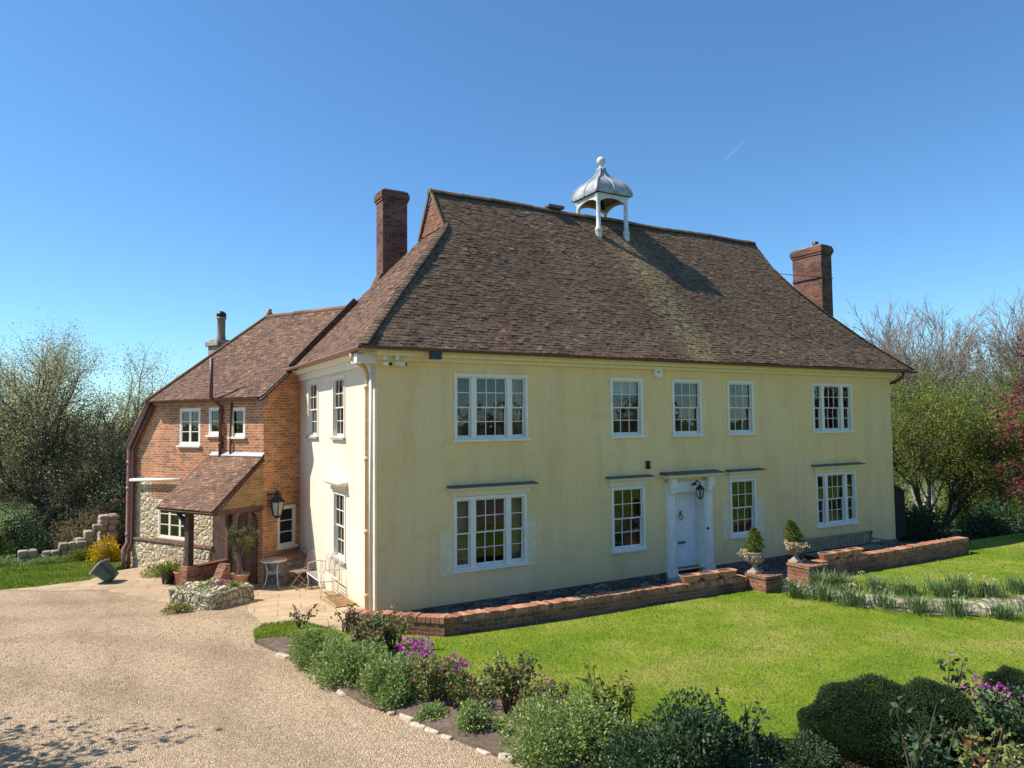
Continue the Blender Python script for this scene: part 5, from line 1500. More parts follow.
# ------------------------------------------------------------------ pots, urns and patio furniture
def urn(label, c, tilt, label2):
    t = thing('stone_urn', label, 'urn', c, 0, 'stone urns by the garden steps')
    t.scale = (0.9, 0.9, 0.88)
    b = MB()
    b.box(-0.13, 0.13, -0.13, 0.13, 0, 0.05)
    b.lathe([(0.12, 0.05), (0.11, 0.08), (0.06, 0.13), (0.05, 0.17), (0.075, 0.20), (0.06, 0.22)], n=14)
    b.build('foot', 'pale_stone', t, bevel=0.006)
    b = MB()
    b.lathe([(0.06, 0.21), (0.14, 0.25), (0.20, 0.32), (0.215, 0.40), (0.19, 0.46), (0.19, 0.48), (0.24, 0.50), (0.245, 0.53), (0.20, 0.53), (0.18, 0.47), (0.001, 0.46)], n=18)
    for k in range(12):
        a = 2 * math.pi * k / 12
        b.tube([(0.12 * math.cos(a), 0.12 * math.sin(a), 0.24), (0.205 * math.cos(a), 0.205 * math.sin(a), 0.33), (0.2 * math.cos(a), 0.2 * math.sin(a), 0.45)], [0.02, 0.034, 0.015], 6)
    b.build('bowl', 'urn_stone', t)
    p, o = mound_points(520, (0, 0, 0.44), (0.33, 0.33, 0.14), int(c[0] * 10), 10, 0.5)
    leaf_cloud('trailing_flowers', p, 0.06, 'cream_flower', t, 3, o, 0.7)
    k = thing('dwarf_conifer', label2, 'conifer', (c[0], c[1], c[2] + 0.43), 0, 'conifers in the stone urns')
    r = np.random.default_rng(int(c[0] * 7))
    n = 2600
    h = r.random(n) ** 1.2; a = r.uniform(0, 2 * math.pi, n); q = 0.15 * (1.0 - h) ** 0.6 * (0.55 + 0.75 * np.minimum(1, h * 5)) * np.where(r.random(n) < .3, r.uniform(.3, 1, n), r.uniform(.85, 1.15, n))
    q *= 1 + 0.22 * np.sin(a * 5 + h * 21)
    pts = np.stack([q * np.cos(a) + tilt * h * 0.5, q * np.sin(a), 0.02 + h * 0.52], 1)
    out = np.stack([np.cos(a) * 0.5, np.sin(a) * 0.5, np.full(n, 0.9)], 1)
    leaf_cloud('foliage', pts, 0.055, 'conifer_leaf', k, 5, out, 0.3)
    b = MB(); b.tube([(0, 0, -0.05), (tilt * 0.2, 0, 0.35)], [0.015, 0.006], 6); b.build('trunk', 'dark_bark', k, uv=False)
    return t
urn('stone urn with straw coloured flowers on the left brick pier', (7.80, -2.78, 0.47), 0.05, 'upright yellow green dwarf conifer in the left stone urn')
urn('stone urn with straw coloured flowers on the right brick pier', (9.22, -2.72, 0.55), -0.28, 'smaller dwarf conifer leaning left in the right stone urn')
def trough(label, c, rz):
    b = MB()
    sec = [(0.00, 0.10, 0.16), (0.20, 0.135, 0.225), (0.24, 0.15, 0.24), (0.24, 0.125, 0.215), (0.20, 0.12, 0.20)]
    N = 20
    rings = []
    for z, dy, dx in sec:
        ring = []
        for k in range(N):
            a = 2 * math.pi * k / N
            cx, sx = math.cos(a), math.sin(a)
            ring.append(b.P((math.copysign(abs(cx) ** 0.55, cx) * dx, math.copysign(abs(sx) ** 0.55, sx) * dy, z)))
        rings.append(ring)
    for r0, r1 in zip(rings, rings[1:]):
        for k in range(N): b.F((r0[k], r0[(k + 1) % N], r1[(k + 1) % N], r1[k]))
    b.F(rings[0][::-1])
    b.cur = 1; b.F(rings[-1])
    o = b.build('terracotta_trough', ['terracotta', 'soil'], None, None, bevel=0.006)
    o.location = c; o.rotation_euler = (0, 0, rz); o.scale = (1.04, 1.0, 0.68)
    return tag(o, label, 'flower trough', 'terracotta troughs on the garden wall')
for (x, y), l in zip(((6.15, -2.48), (6.66, -2.51), (7.17, -2.55)), ('left terracotta trough of three, nearest the front door', 'middle terracotta trough of the three left of the steps', 'terracotta trough closest to the left pier')):
    trough(l, (x, y, 0.40), R(-4))
for (x, y), l in zip(((10.3, -2.76), (10.82, -2.755), (11.34, -2.75)), ('terracotta trough on the right wall, nearest the leaning conifer urn', 'middle terracotta trough on the wall right of the steps', 'rightmost terracotta trough on the right garden wall')):
    trough(l, (x, y, 0.50), R(1))
# bench in the shade by the facade
bn = thing('garden_bench', 'dark weathered slatted wooden bench in shade against the cream front wall', 'bench', (14.2, -0.48, -0.36))
bn.scale = (1.24, 1.0, 0.86)
b = MB(); [b.box(-1.3, 1.3, y, y + 0.07, 0.42, 0.445) for y in (-0.25, -0.165, -0.08, 0.005, 0.09, 0.175)]; b.build('seat', 'old_timber', bn)
b = MB(); b.box(-1.3, 1.3, 0.24, 0.29, 0.82, 0.90); b.box(-1.3, 1.3, 0.245, 0.285, 0.48, 0.53)
for i in range(26): b.box(-1.27 + i * 0.1, -1.235 + i * 0.1, 0.252, 0.278, 0.53, 0.82)
b.build('backrest', 'old_timber', bn)
for x in (-1.28, 1.22):
    for y, h in ((-0.24, 0.62), (0.24, 0.90)):
        b = MB(); b.box(x, x + 0.06, y, y + 0.06, 0, h); b.build('leg', 'old_timber', bn)
    b = MB(); b.box(x - 0.01, x + 0.07, -0.27, 0.24, 0.62, 0.66); b.build('armrest', 'old_timber', bn)

def local(c):
    return (c[0], c[1], g(c[0], c[1]) + 0.014)
# stone plinth / old mounting block beside the brick return wall
b = MB(AMAT); 
b.box(0.03, 0.75, 0.05, 1.18, -0.6, 0.26)
o = b.build('stone_ledge', 'rough_stone', None, tuple(aw(0.4, 0.6, -0.3)), bevel=0.03)
tag(o, 'low rough stone ledge with brick capping under the lantern wall', 'stone ledge')
b = MB(AMAT)
for i in range(9):
    b.obox((0.39, 0.115 + i * 0.124, 0.30), (0.38, 0, 0), (0, 0.058, 0), (0, 0, 0.036))
cp = b.build('brick_capping', 'coping_brick', o, tuple(aw(0.4, 0.6, -0.3)), bevel=0.006)
cp.location = (0, 0, 0)
# bistro table
def bistro_table(label, c):
    t = thing('bistro_table', label, 'table', local(c), R(20))
    b = MB(); b.lathe([(0.001, 0.70), (0.30, 0.70), (0.31, 0.715), (0.31, 0.73), (0.001, 0.732)], n=28); b.build('tabletop', 'pale_terracotta', t)
    b = MB(); b.lathe([(0.312, 0.695), (0.325, 0.695), (0.325, 0.735), (0.312, 0.735), (0.312, 0.695)], n=28); b.build('rim', 'white_iron', t)
    for k in range(3):
        a = 2 * math.pi * k / 3 + 0.5
        b = MB(); b.tube([(0.22 * math.cos(a), 0.22 * math.sin(a), 0.70), (0.15 * math.cos(a), 0.15 * math.sin(a), 0.42), (0.20 * math.cos(a), 0.20 * math.sin(a), 0.15), (0.28 * math.cos(a), 0.28 * math.sin(a), 0.0)], 0.014, 6); b.build('leg', 'white_iron', t)
    b = MB(); b.lathe([(0.15, 0.40), (0.162, 0.40), (0.162, 0.42), (0.15, 0.42), (0.15, 0.40)], n=18); b.build('ring_stretcher', 'white_iron', t)
bistro_table('round bistro table with terracotta top beside the stone ledge', (-1.02, 5.0))
def folding_chair(label, c, rz):
    t = thing('folding_chair', label, 'chair', local(c), rz, 'rusty folding bistro chairs')
    b = MB()
    for i in range(7): b.box(-0.2, 0.2, -0.19 + i * 0.056, -0.15 + i * 0.056, 0.445, 0.46)
    b.build('seat', 'rust_iron', t)
    b = MB()
    for s in (-1, 1):
        b.tube([(s * 0.19, 0.19, 0.45), (s * 0.185, 0.26, 0.66), (s * 0.15, 0.30, 0.82), (s * 0.07, 0.33, 0.90), (0, 0.335, 0.92)], 0.012, 6)
    for i in range(-2, 3):
        b.tube([(i * 0.06, 0.20, 0.48), (i * 0.055, 0.27, 0.68), (i * 0.045, 0.32, 0.885 - abs(i) * 0.03)], 0.006, 5)
    b.tube([(-0.185, 0.2, 0.49), (0.185, 0.2, 0.49)], 0.009, 5)
    b.build('backrest', 'rust_iron', t)
    for s in (-1, 1):
        b = MB(); b.tube([(s * 0.2, -0.2, 0.45), (s * 0.2, 0.24, 0.0)], 0.012, 6); b.build('leg', 'rust_iron', t)
        b = MB(); b.tube([(s * 0.18, 0.2, 0.46), (s * 0.18, -0.24, 0.0)], 0.012, 6); b.build('leg', 'rust_iron', t)
    b = MB(); b.tube([(-0.2, 0.16, 0.08), (0.2, 0.16, 0.08)], 0.009, 5); b.tube([(-0.18, -0.16, 0.08), (0.18, -0.16, 0.08)], 0.009, 5); b.build('stretcher', 'rust_iron', t)
folding_chair('rusty folding chair nearer the camera, its fan back against the cream wall', (-0.52, 4.25), R(-75))
folding_chair('rusty folding chair tucked behind the bistro table in the wall corner', (-0.48, 5.1), R(-60))
# white wire bench along the end wall
wb = thing('wire_bench', 'white wirework bench with looped back along the cream end wall', 'bench', local((-0.36, 2.75)), R(-90))
b = MB()
for i in range(9): b.tube([(-0.62, -0.20 + i * 0.05, 0.44), (0.62, -0.20 + i * 0.05, 0.44)], 0.0075, 5)
b.tube([(-0.63, -0.22, 0.435), (0.63, -0.22, 0.435), (0.63, 0.22, 0.435), (-0.63, 0.22, 0.435), (-0.63, -0.22, 0.435)], 0.012, 6)
b.build('seat', 'white_iron', wb)
b = MB()
for k in range(3):
    x = -0.42 + k * 0.42
    b.tube([(x - 0.20, 0.22, 0.44)] + [(x + 0.2 * math.cos(a), 0.22 + 0.05 * math.sin(a), 0.62 + (0.26 if k != 1 else 0.34) * math.sin(a)) for a in [math.pi - i * math.pi / 10 for i in range(11)]] + [(x + 0.20, 0.22, 0.44)], 0.010, 6)
    b.tube([(x - 0.12, 0.22, 0.44)] + [(x + 0.12 * math.cos(a), 0.22 + 0.04 * math.sin(a), 0.58 + 0.2 * math.sin(a)) for a in [math.pi - i * math.pi / 8 for i in range(9)]] + [(x + 0.12, 0.22, 0.44)], 0.007, 5)
    b.tube([(x, 0.22, 0.44), (x, 0.265, 0.85)], 0.006, 5)
b.build('backrest', 'white_iron', wb)
for x in (-0.62, 0.62):
    for y in (-0.21, 0.21):
        b = MB(); b.tube([(x, y, 0.44), (x * 0.97, y * 0.85, 0.2), (x * 1.03, y * 1.15, 0.0)], 0.012, 6); b.build('leg', 'white_iron', wb)
    b = MB(); b.tube([(x, 0.22, 0.66), (x, 0.05, 0.70), (x, -0.18, 0.66), (x, -0.21, 0.44)], 0.011, 6); b.build('armrest', 'white_iron', wb)
# slatted boot scraper / drain cover on the ground
b = MB()
for i in range(12): b.box(-0.2, 0.2, -0.55 + i * 0.095, -0.51 + i * 0.095, 0.03, 0.05)
b.box(-0.23, -0.2, -0.58, 0.58, 0.0, 0.06); b.box(0.2, 0.23, -0.58, 0.58, 0.0, 0.06)
o = b.build('slatted_duckboard', 'tan_board', None); o.location = local((-0.32, 1.55))
tag(o, 'tan slatted board lying on the patio at the foot of the cream wall', 'duckboard')

def pot(name, label, cat, c, r0, r1, h, mat, group=None, scale=1):
    t = thing(name, label, cat, local(c), 0, group)
    b = MB(); b.lathe([(0.001, 0), (r0, 0), (r1 * 0.96, h * 0.86), (r1 * 1.06, h * 0.87), (r1 * 1.08, h), (r1 * 0.94, h), (r1 * 0.9, h * 0.88), (0.001, h * 0.88)], n=20); b.build('pot', mat, t)
    return t
t = pot('terracotta_pot', 'large terracotta pot holding the leggy flowering shrub by the porch', 'pot', (-1.78, 5.42), 0.15, 0.225, 0.42, 'pale_terracotta')
hs = thing('potted_shrub', 'leggy shrub with faded cream flower heads in the large terracotta pot', 'shrub', (t.location.x, t.location.y, t.location.z + 0.36))
rr = random.Random(6)
b = MB(); pts = []; fl = []
b.tube([(0, 0, 0), (0.02, 0.0, 0.3), (-0.02, 0.02, 0.55)], [0.022, 0.018, 0.016], 6)
for i in range(22):
    a = rr.uniform(0, 6.28); q = rr.uniform(0.15, 0.5); z = rr.uniform(0.75, 1.35)
    tip = Vector((q * math.cos(a), q * math.sin(a), z))
    b.tube([(0, 0.01, rr.uniform(.35, .6)), (tip.x * 0.55, tip.y * 0.55, z * 0.8), tip], [0.011, 0.008, 0.005], 5)
    fl += [(tip.x + rr.gauss(0, .035), tip.y + rr.gauss(0, .035), tip.z + rr.gauss(0, .028)) for _ in range(26)]
    pts += [(tip.x * f + rr.gauss(0, .06), tip.y * f + rr.gauss(0, .06), z * (0.72 + 0.25 * f) + rr.gauss(0, .05)) for f in [rr.uniform(.4, 1) for _ in range(26)]]
b.build('stems', 'grey_bark', hs, uv=False, fix=False)
leaf_cloud('foliage', pts, 0.075, 'lime_leaf', hs, 4, None, 0.5)
leaf_cloud('flower_heads', fl, 0.035, 'cream_flower', hs, 5, None, 0.8)['kind'] = 'stuff'
pb = Vector((-3.28, 7.62, 0))
t = pot('black_pot', 'black plastic pot with spiky green plant left of the porch', 'pot', (pb.x, pb.y), 0.15, 0.2, 0.34, 'black_plastic')
r = np.random.default_rng(2); n = 260
leaf_cloud('plant', r.normal(size=(n, 3)) * (0.1, 0.1, 0.03) + (0, 0, 0.30), 0.30, 'lime_leaf', t, 3, np.stack([r.normal(size=n), r.normal(size=n), np.full(n, 1.3)], 1), 0.12)
pb = Vector((-2.98, 7.28, 0))
t = pot('terracotta_pot', 'smaller terracotta pot with bare twigs against the left porch pier', 'pot', (pb.x, pb.y), 0.13, 0.19, 0.36, 'terracotta')
stems('stems', (0, 0, 0.3), [(rr.uniform(-.25, .25), rr.uniform(-.25, .25), rr.uniform(.7, 1.15)) for _ in range(12)], 'grey_bark', t, 0.007, 3)
r = np.random.default_rng(3)
leaf_cloud('foliage', r.normal(size=(90, 3)) * (0.16, 0.16, 0.12) + (0, 0, 0.95), 0.05, 'cream_flower', t, 3, None, 0.6)
# old stone trough
tr = thing('stone_trough', 'old mossy stone trough of alpine plants standing between gravel and patio', 'trough', (-2.66, 3.55, g(-2.7, 3.4)), R(-58))
b = MB()
r2 = random.Random(4)
def blocky(b, x0, x1, y0, y1, z0, z1, n=6):
    """roughly hewn block: subdivided faces, jittered"""
    import itertools
    gx = np.linspace(x0, x1, n + 1); gy = np.linspace(y0, y1, max(2, n // 2) + 1); gz = np.linspace(z0, z1, max(2, n // 2) + 1)
    cache = {}
    def V(i, j, k):
        key = (i, j, k)
        if key not in cache:
            cache[key] = b.P((gx[i] + r2.uniform(-.028, .028), gy[j] + r2.uniform(-.028, .028), gz[k] + r2.uniform(-.02, .02)))
        return cache[key]
    I, J, K = len(gx) - 1, len(gy) - 1, len(gz) - 1
    for i in range(I):
        for j in range(J):
            b.F((V(i, j, K), V(i + 1, j, K), V(i + 1, j + 1, K), V(i, j + 1, K)))
        for k in range(K):
            b.F((V(i, 0, k), V(i + 1, 0, k), V(i + 1, 0, k + 1), V(i, 0, k + 1))); b.F((V(i + 1, J, k), V(i, J, k), V(i, J, k + 1), V(i + 1, J, k + 1)))
    for j in range(J):
        for k in range(K):
            b.F((V(0, j + 1, k), V(0, j, k), V(0, j, k + 1), V(0, j + 1, k + 1))); b.F((V(I, j, k), V(I, j + 1, k), V(I, j + 1, k + 1), V(I, j, k + 1)))
blocky(b, -0.70, 0.70, -0.60, 0.60, -0.1, 0.40, 10)
b.build('basin', 'trough_stone', tr, bevel=0.03)
r = np.random.default_rng(8)
p = r.uniform(-1, 1, (620, 3)) * (0.62, 0.52, 0.02) + (0, 0, 0.42)
leaf_cloud('alpine_plants', p, 0.06, 'grey_leaf', tr, 3, None, 0.6, upright=0.5)['kind'] = 'stuff'
p = r.normal(size=(300, 3)) * (0.13, 0.13, 0.02) + (0.15, 0.1, 0.46)
leaf_cloud('flowers', p, 0.035, 'pink_petal', tr, 4, None, 0.8, upright=0.5)['kind'] = 'stuff'
p = r.normal(size=(130, 3)) * (0.06, 0.05, 0.02) + (0.52, 0.15, 0.47)
leaf_cloud('moss', p, 0.045, 'lime_leaf', tr, 4, None, 0.7, upright=0.5)['kind'] = 'stuff'
b = MB()
for i in range(22):
    b.obox((r2.uniform(-.62, .62), r2.uniform(-.5, .5), 0.42), (r2.uniform(.03, .08), r2.uniform(-.02, .02), 0), (r2.uniform(-.02, .02), r2.uniform(.03, .06), 0.01), (0, 0, r2.uniform(.02, .05)))
b.build('stones', 'edging_stone', tr, bevel=0.012)['kind'] = 'stuff'
mound('small bright green weed growing at the left foot of the stone trough', 'plant', 'weed', (-3.40, 2.95, g(-3.4, 2.9)), (0.3, 0.22, 0.24), 520, 0.06, 'lime_leaf', 61)
# green garden cart tipped on its side
ct = thing('garden_cart', 'dark green plastic garden cart tipped over on the path with handle up', 'cart', (-4.60, 8.62, g(-4.6, 8.6) + 0.012), R(-28))
b = MB(Matrix.Translation((0.12, 0, 0.09)) @ Matrix.Rotation(R(-50), 4, 'Y'))
sec = [(0.0, 0.20, 0.15), (0.44, 0.25, 0.20), (0.46, 0.275, 0.225), (0.49, 0.275, 0.225), (0.49, 0.245, 0.195), (0.12, 0.20, 0.15)]
rings = []
for z, a, c in sec:
    ring = []
    for k in range(20):
        q = 2 * math.pi * k / 20
        ring.append(b.P((math.copysign(abs(math.cos(q)) ** 0.5, math.cos(q)) * c - 0.05, math.copysign(abs(math.sin(q)) ** 0.5, math.sin(q)) * a, z + 0.10)))
    rings.append(ring)
for r0, r1 in zip(rings, rings[1:]):
    for k in range(20): b.F((r0[k], r0[(k + 1) % 20], r1[(k + 1) % 20], r1[k]))
b.F(rings[0][::-1]); b.F(rings[-1])
b.build('tub', 'green_plastic', ct, bevel=0.01)
b = MB(Matrix.Translation((0.12, 0, 0.09)) @ Matrix.Rotation(R(-50), 4, 'Y'))
pts = [(math.copysign(abs(math.cos(q)) ** 0.5, math.cos(q)) * 0.235 - 0.05, math.copysign(abs(math.sin(q)) ** 0.5, math.sin(q)) * 0.285, 0.58) for q in [2 * math.pi * k / 20 for k in range(21)]]
b.tube(pts, 0.022, 6); b.build('rim', 'grey_plastic', ct)
b = MB(); b.tube([(-0.26, -0.13, 0.50), (-0.20, -0.13, 1.02), (-0.20, 0.13, 1.02), (-0.26, 0.13, 0.50)], 0.016, 8); b.build('handle', 'brown_iron', ct)
# yellow flowered shrub and the ruined stone wall
mound('bright yellow flowering shrub at the corner of the brick annexe', 'shrub', 'yellow_shrub', (-4.75, 12.3, -0.42), (0.42, 0.42, 0.80), 3600, 0.06, 'yellow_flower', 62, 0.8, lumps=10, lump=0.55)
mound('low bright green shrub left of the yellow one before the stone stub', 'shrub', 'low_shrub', (-5.45, 12.9, -0.44), (0.6, 0.45, 0.5), 2600, 0.07, 'lime_leaf', 63)
mound('low grey green plants along the foot of the ruined wall', 'shrub', 'low_shrub', (-6.4, 12.7, -0.44), (0.7, 0.3, 0.26), 1800, 0.06, 'grey_leaf', 64)
mound('dark green bank of plants left of the first wall stub', 'shrub', 'low_shrub', (-7.6, 13.0, -0.44), (0.9, 0.5, 0.4), 2400, 0.07, 'grey_leaf', 65)
mound('ragged green weeds growing along the annexe stone plinth', 'plant', 'weed', tuple(aw(-3.6, -0.45, -0.44)), (0.75, 0.30, 0.30), 1500, 0.07, 'fresh_leaf', 66)
mound('tuft of green weeds between the black pot and annexe window', 'plant', 'weed', tuple(aw(-2.75, -0.6, -0.42)), (0.35, 0.3, 0.45), 1100, 0.08, 'lime_leaf', 67)
def stub(label, c, sx, sy, h, rz, prof):
    """broken rubble wall: rows of separate rough courses under an uneven top, one mesh"""
    b = MB(Matrix.Rotation(rz, 4, 'Z'))
    rs = random.Random(int(c[0] * 100))
    z = -0.4
    while z < h:
        ch = rs.uniform(0.13, 0.24); x = -sx
        while x < sx:
            w = rs.uniform(0.16, 0.36)
            xm = x + w / 2
            top = h * prof(xm / sx)
            if z + ch * 0.5 < top:
                hw = w / 2 * 0.98
                for yy in (-1, 1):
                    y0 = yy * sy * 0.5
                    j = lambda s_: rs.uniform(-s_, s_)
                    v = [b.P((xm + i * hw + j(.03), y0 + k * sy * 0.5 + j(.035), z + ch * 0.5 * (1 + m) + j(.02))) for m in (-1, 1) for k in (-1, 1) for i in (-1, 1)]
                    for q in ((0, 2, 3, 1), (4, 5, 7, 6), (0, 1, 5, 4), (2, 6, 7, 3), (0, 4, 6, 2), (1, 3, 7, 5)):
                        b.F([v[n_] for n_ in q])
            x += w
        z += ch * 0.96
    o = b.build('ruined_wall', 'rubble', None, None, bevel=0.045); o.location = c
    return tag(o, label, 'ruined wall', 'stubs of ruined stone wall')
plain('rubble', (0.36, 0.30, 0.215), 0.95, var=0.28, scale=4, bmp=0.9)
stub('short pale stub of ruined stone wall, leftmost on the side lawn', (-6.92, 13.3, -0.45), 0.26, 0.2, 0.52, R(5), lambda t: 0.9)
stub('long low rounded stretch of ruined wall beneath the dark trees', (-6.06, 13.6, -0.45), 0.50, 0.2, 0.60, R(8), lambda t: 0.55 + 0.35 * (t * 0.5 + 0.5))
stub('tall leaning stub of ruined wall beside the long low stretch', (-5.42, 13.9, -0.45), 0.26, 0.22, 0.85, R(10), lambda t: 0.75 + 0.25 * t)
stub('square topped ruined wall pier carrying the timber rail', (-4.80, 14.6, -0.45), 0.20, 0.3, 1.25, R(8), lambda t: 1.0)
b = MB(); b.beam((-4.85, 14.6, 1.06), (-3.0, 14.2, 1.85), 0.14, 0.10); b.beam((-3.0, 14.2, -0.6), (-3.0, 14.2, 1.9), 0.12, 0.12, (1, 0, 0))
tag(b.build('timber_rail', 'red_oak', None, (-4.9, 14.6, 1.2)), 'sloping timber rail between the stone pier and the annexe', 'rail')
# dark gate post and boarded gate at the right end of the house
b = MB()
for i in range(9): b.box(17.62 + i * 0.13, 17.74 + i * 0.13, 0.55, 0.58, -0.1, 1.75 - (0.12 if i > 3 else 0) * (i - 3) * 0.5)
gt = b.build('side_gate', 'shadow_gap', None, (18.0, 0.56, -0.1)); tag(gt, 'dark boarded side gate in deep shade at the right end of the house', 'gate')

# ------------------------------------------------------------------ trees
class Tubes:
    def __init__(s): s.v, s.q, s.n = [], [], 0
    def add(s, pts, rad, sides):
        pts = np.asarray(pts); m = len(pts)
        d = np.gradient(pts, axis=0); d /= np.linalg.norm(d, axis=1)[:, None] + 1e-9
        a = np.cross(d, (0.31, 0.87, 0.38)); a /= np.linalg.norm(a, axis=1)[:, None] + 1e-9
        b = np.cross(d, a)
        th = np.arange(sides) * 2 * math.pi / sides
        ring = pts[:, None] + (a[:, None] * np.cos(th)[None, :, None] + b[:, None] * np.sin(th)[None, :, None]) * np.asarray(rad)[:, None, None]
        s.v.append(ring.reshape(-1, 3))
        i = np.arange(m - 1)[:, None] * sides; k = np.arange(sides)[None]
        k2 = (k + 1) % sides
        q = np.stack([i + k, i + k2, i + sides + k2, i + sides + k], -1).reshape(-1, 4) + s.n
        s.q.append(q); s.n += m * sides
    def build(s, name, mat, parent):
        return fast_mesh(name, np.concatenate(s.v), np.concatenate(s.q), mat, None, parent, smooth=True)
def grow(T, tips, r, p, d, L, rad, lev, P):
    n = 5 if lev < 2 else 4 if lev < 3 else 3
    pts = [p]; dd = d
    for i in range(n - 1):
        dd = dd + r.normal(size=3) * P['wob'] + np.array((0, 0, P['up'][lev]))
        dd = dd / np.linalg.norm(dd)
        pts.append(pts[-1] + dd * L / (n - 1))
    pts = np.array(pts)
    end = 0.6 if lev < P['max'] else 0.45
    rad = max(rad, P.get('min', 0.004))
    T.add(pts, np.linspace(rad, rad * end, n), (8, 6, 4, 3, 3, 3)[lev])
    if lev >= P['max'] - 1:
        tips.append(pts)
    if lev == P['max']:
        return
    k = P['kids'][lev]
    az0 = r.uniform(0, 6.28)
    for j in range(k):
        t = 1.0 if j == 0 else r.uniform(P['low'][lev], 1.0)
        x = t * (n - 1); i = min(int(x), n - 2); q = pts[i] + (pts[i + 1] - pts[i]) * (x - i)
        ax = pts[i + 1] - pts[i]; ax /= np.linalg.norm(ax)
        a = np.cross(ax, (0.2, 0.5, 0.84)); a /= np.linalg.norm(a); b = np.cross(ax, a)
        az = az0 + j * 2.4 + r.uniform(-.5, .5)
        ang = r.uniform(*P['ang'][lev]) * (0.5 if j == 0 else 1.0)
        nd = ax * math.cos(ang) + (a * math.cos(az) + b * math.sin(az)) * math.sin(ang)
        grow(T, tips, r, q, nd, L * P['ratio'][lev] * r.uniform(0.7, 1.15), rad * (1 - 0.4 * t) * P['rr'], lev + 1, P)
def tree(name, label, cat, c, H, seed, P, bark, leaf=None, nleaf=0, size=0.1, group=None, stems_n=1, r0=0.18, spread=0.0, scatter=0.12, narrow=0.5, leaf2=None):
    t = thing(name, label, cat, c, 0, group)
    r = np.random.default_rng(seed)
    T = Tubes(); tips = []
    for i in range(stems_n):
        a = r.uniform(0, 6.28)
        d = np.array((math.cos(a) * spread, math.sin(a) * spread, 1.0)); d /= np.linalg.norm(d)
        grow(T, tips, r, np.array((math.cos(a) * 0.15 * (stems_n > 1), math.sin(a) * 0.15 * (stems_n > 1), -0.4)), d, H * P['trunk'], r0 * r.uniform(.7, 1), 0, P)
    T.build('trunk', bark, t)
    def lv(nm, mat, n, sd, sel=None):
        k = r.integers(0, len(tips), n)
        f = r.random(n)
        A = np.array([x[0] for x in tips])[k]; B = np.array([x[-1] for x in tips])[k]
        p = A + (B - A) * f[:, None] + r.normal(size=(n, 3)) * scatter
        if sel is not None:
            p = p[sel(p)]
        leaf_cloud(nm, p, size, mat, t, sd, None, narrow)
    if leaf: lv('crown', leaf, nleaf, seed + 1)
    if leaf2: lv('crown', leaf2[0], leaf2[1], seed + 2, leaf2[2])
    return t
BROAD = dict(trunk=0.26, min=0.005, kids=(9, 7, 6, 5), low=(0.3, 0.25, 0.2, 0.2), ang=((0.4, 1.1), (0.4, 0.95), (0.4, 1.0), (0.4, 1.0)), ratio=(1.08, 0.60, 0.58, 0.55), rr=0.60, wob=0.10, up=(0.0, 0.04, 0.03, 0.02, 0.02), max=4)
TG = 'trees beyond the side lawn'
low = lambda zz: (lambda p: p[:, 2] < zz)
tree('deciduous_tree', 'tall many branched tree with thin grey green spring leaves, furthest left', 'tree', (-6.7, 23.0, -1.6), 13.2, 101, BROAD, 'grey_bark', 'spring_leaf', 92000, 0.085, TG, 2, 0.30, 0.4, scatter=0.30, leaf2=('brown_leaf', 5000, low(5.2)))
tree('deciduous_tree', 'spreading half bare tree leaning towards the annexe, behind the ruined wall', 'tree', (-4.9, 21.0, -1.3), 9.6, 102, BROAD, 'grey_bark', 'spring_leaf', 20000, 0.08, TG, 2, 0.22, 0.45, leaf2=('brown_leaf', 4500, low(4.4)))
tree('deciduous_tree', 'paler tree farther off, its crown showing beside the annexe eaves', 'tree', (-2.9, 30.0, -2.0), 11.6, 103, BROAD, 'grey_bark', 'spring_leaf', 20000, 0.12, TG, 1, 0.2, leaf2=('brown_leaf', 5000, low(5)))
tree('deciduous_tree', 'tree cut off by the left edge of the photo', 'tree', (-10.0, 25.0, -1.6), 12.5, 104, BROAD, 'grey_bark', 'spring_leaf', 60000, 0.085, TG, 1, 0.22, scatter=0.28, leaf2=('brown_leaf', 9000, low(6)))
def bush(label, c, rad, n, size, mat, seed, group, name='bush', cat='bush', lumps=22, lump=0.36, narrow=0.55):
    t = thing(name, label, cat, c, 0, group)
    p, o = mound_points(n, (0, 0, 0), rad, seed, lumps, lump)
    leaf_cloud('foliage', p, size, mat, t, seed, o, narrow)
    rr = random.Random(seed)
    stems('stems', (0, 0, -0.1), [(rad[0] * .6 * rr.uniform(-1, 1), rad[1] * .6 * rr.uniform(-1, 1), rad[2] * rr.uniform(.5, .9)) for _ in range(12)], 'dark_bark', t, 0.03, seed)
    return t
UG = 'undergrowth behind the side lawn'
bush('dark green bush behind the leftmost ruined wall stub', (-7.4, 16.6, -0.8), (1.4, 1.1, 1.9), 7500, 0.09, 'dark_leaf', 71, UG)
bush('ivy green bush at the left edge behind the side lawn', (-9.2, 15.6, -0.7), (1.3, 1.0, 2.3), 9000, 0.09, 'olive_leaf', 72, UG)
bush('brownish thicket behind the leaning wall stub', (-5.3, 17.4, -0.9), (1.7, 1.2, 2.0), 8500, 0.09, 'brown_leaf', 73, UG)
bush('dark thicket close behind the corner of the annexe', (-3.5, 18.0, -0.9), (1.7, 1.4, 2.5), 9000, 0.09, 'olive_leaf', 74, UG)
bush('olive green thicket between the two left trees', (-6.6, 23.0, -1.4), (2.1, 1.5, 2.2), 9000, 0.10, 'olive_leaf', 75, UG)
bush('green bush low at the far left, behind the ivy bush', (-10.4, 24.0, -1.6), (2.2, 2.0, 2.6), 9000, 0.10, 'spring_leaf', 76, UG)
bush('bright young green shrub against the dark bushes at far left', (-7.9, 14.6, -0.5), (0.5, 0.45, 1.3), 2400, 0.09, 'fresh_leaf', 77, UG)
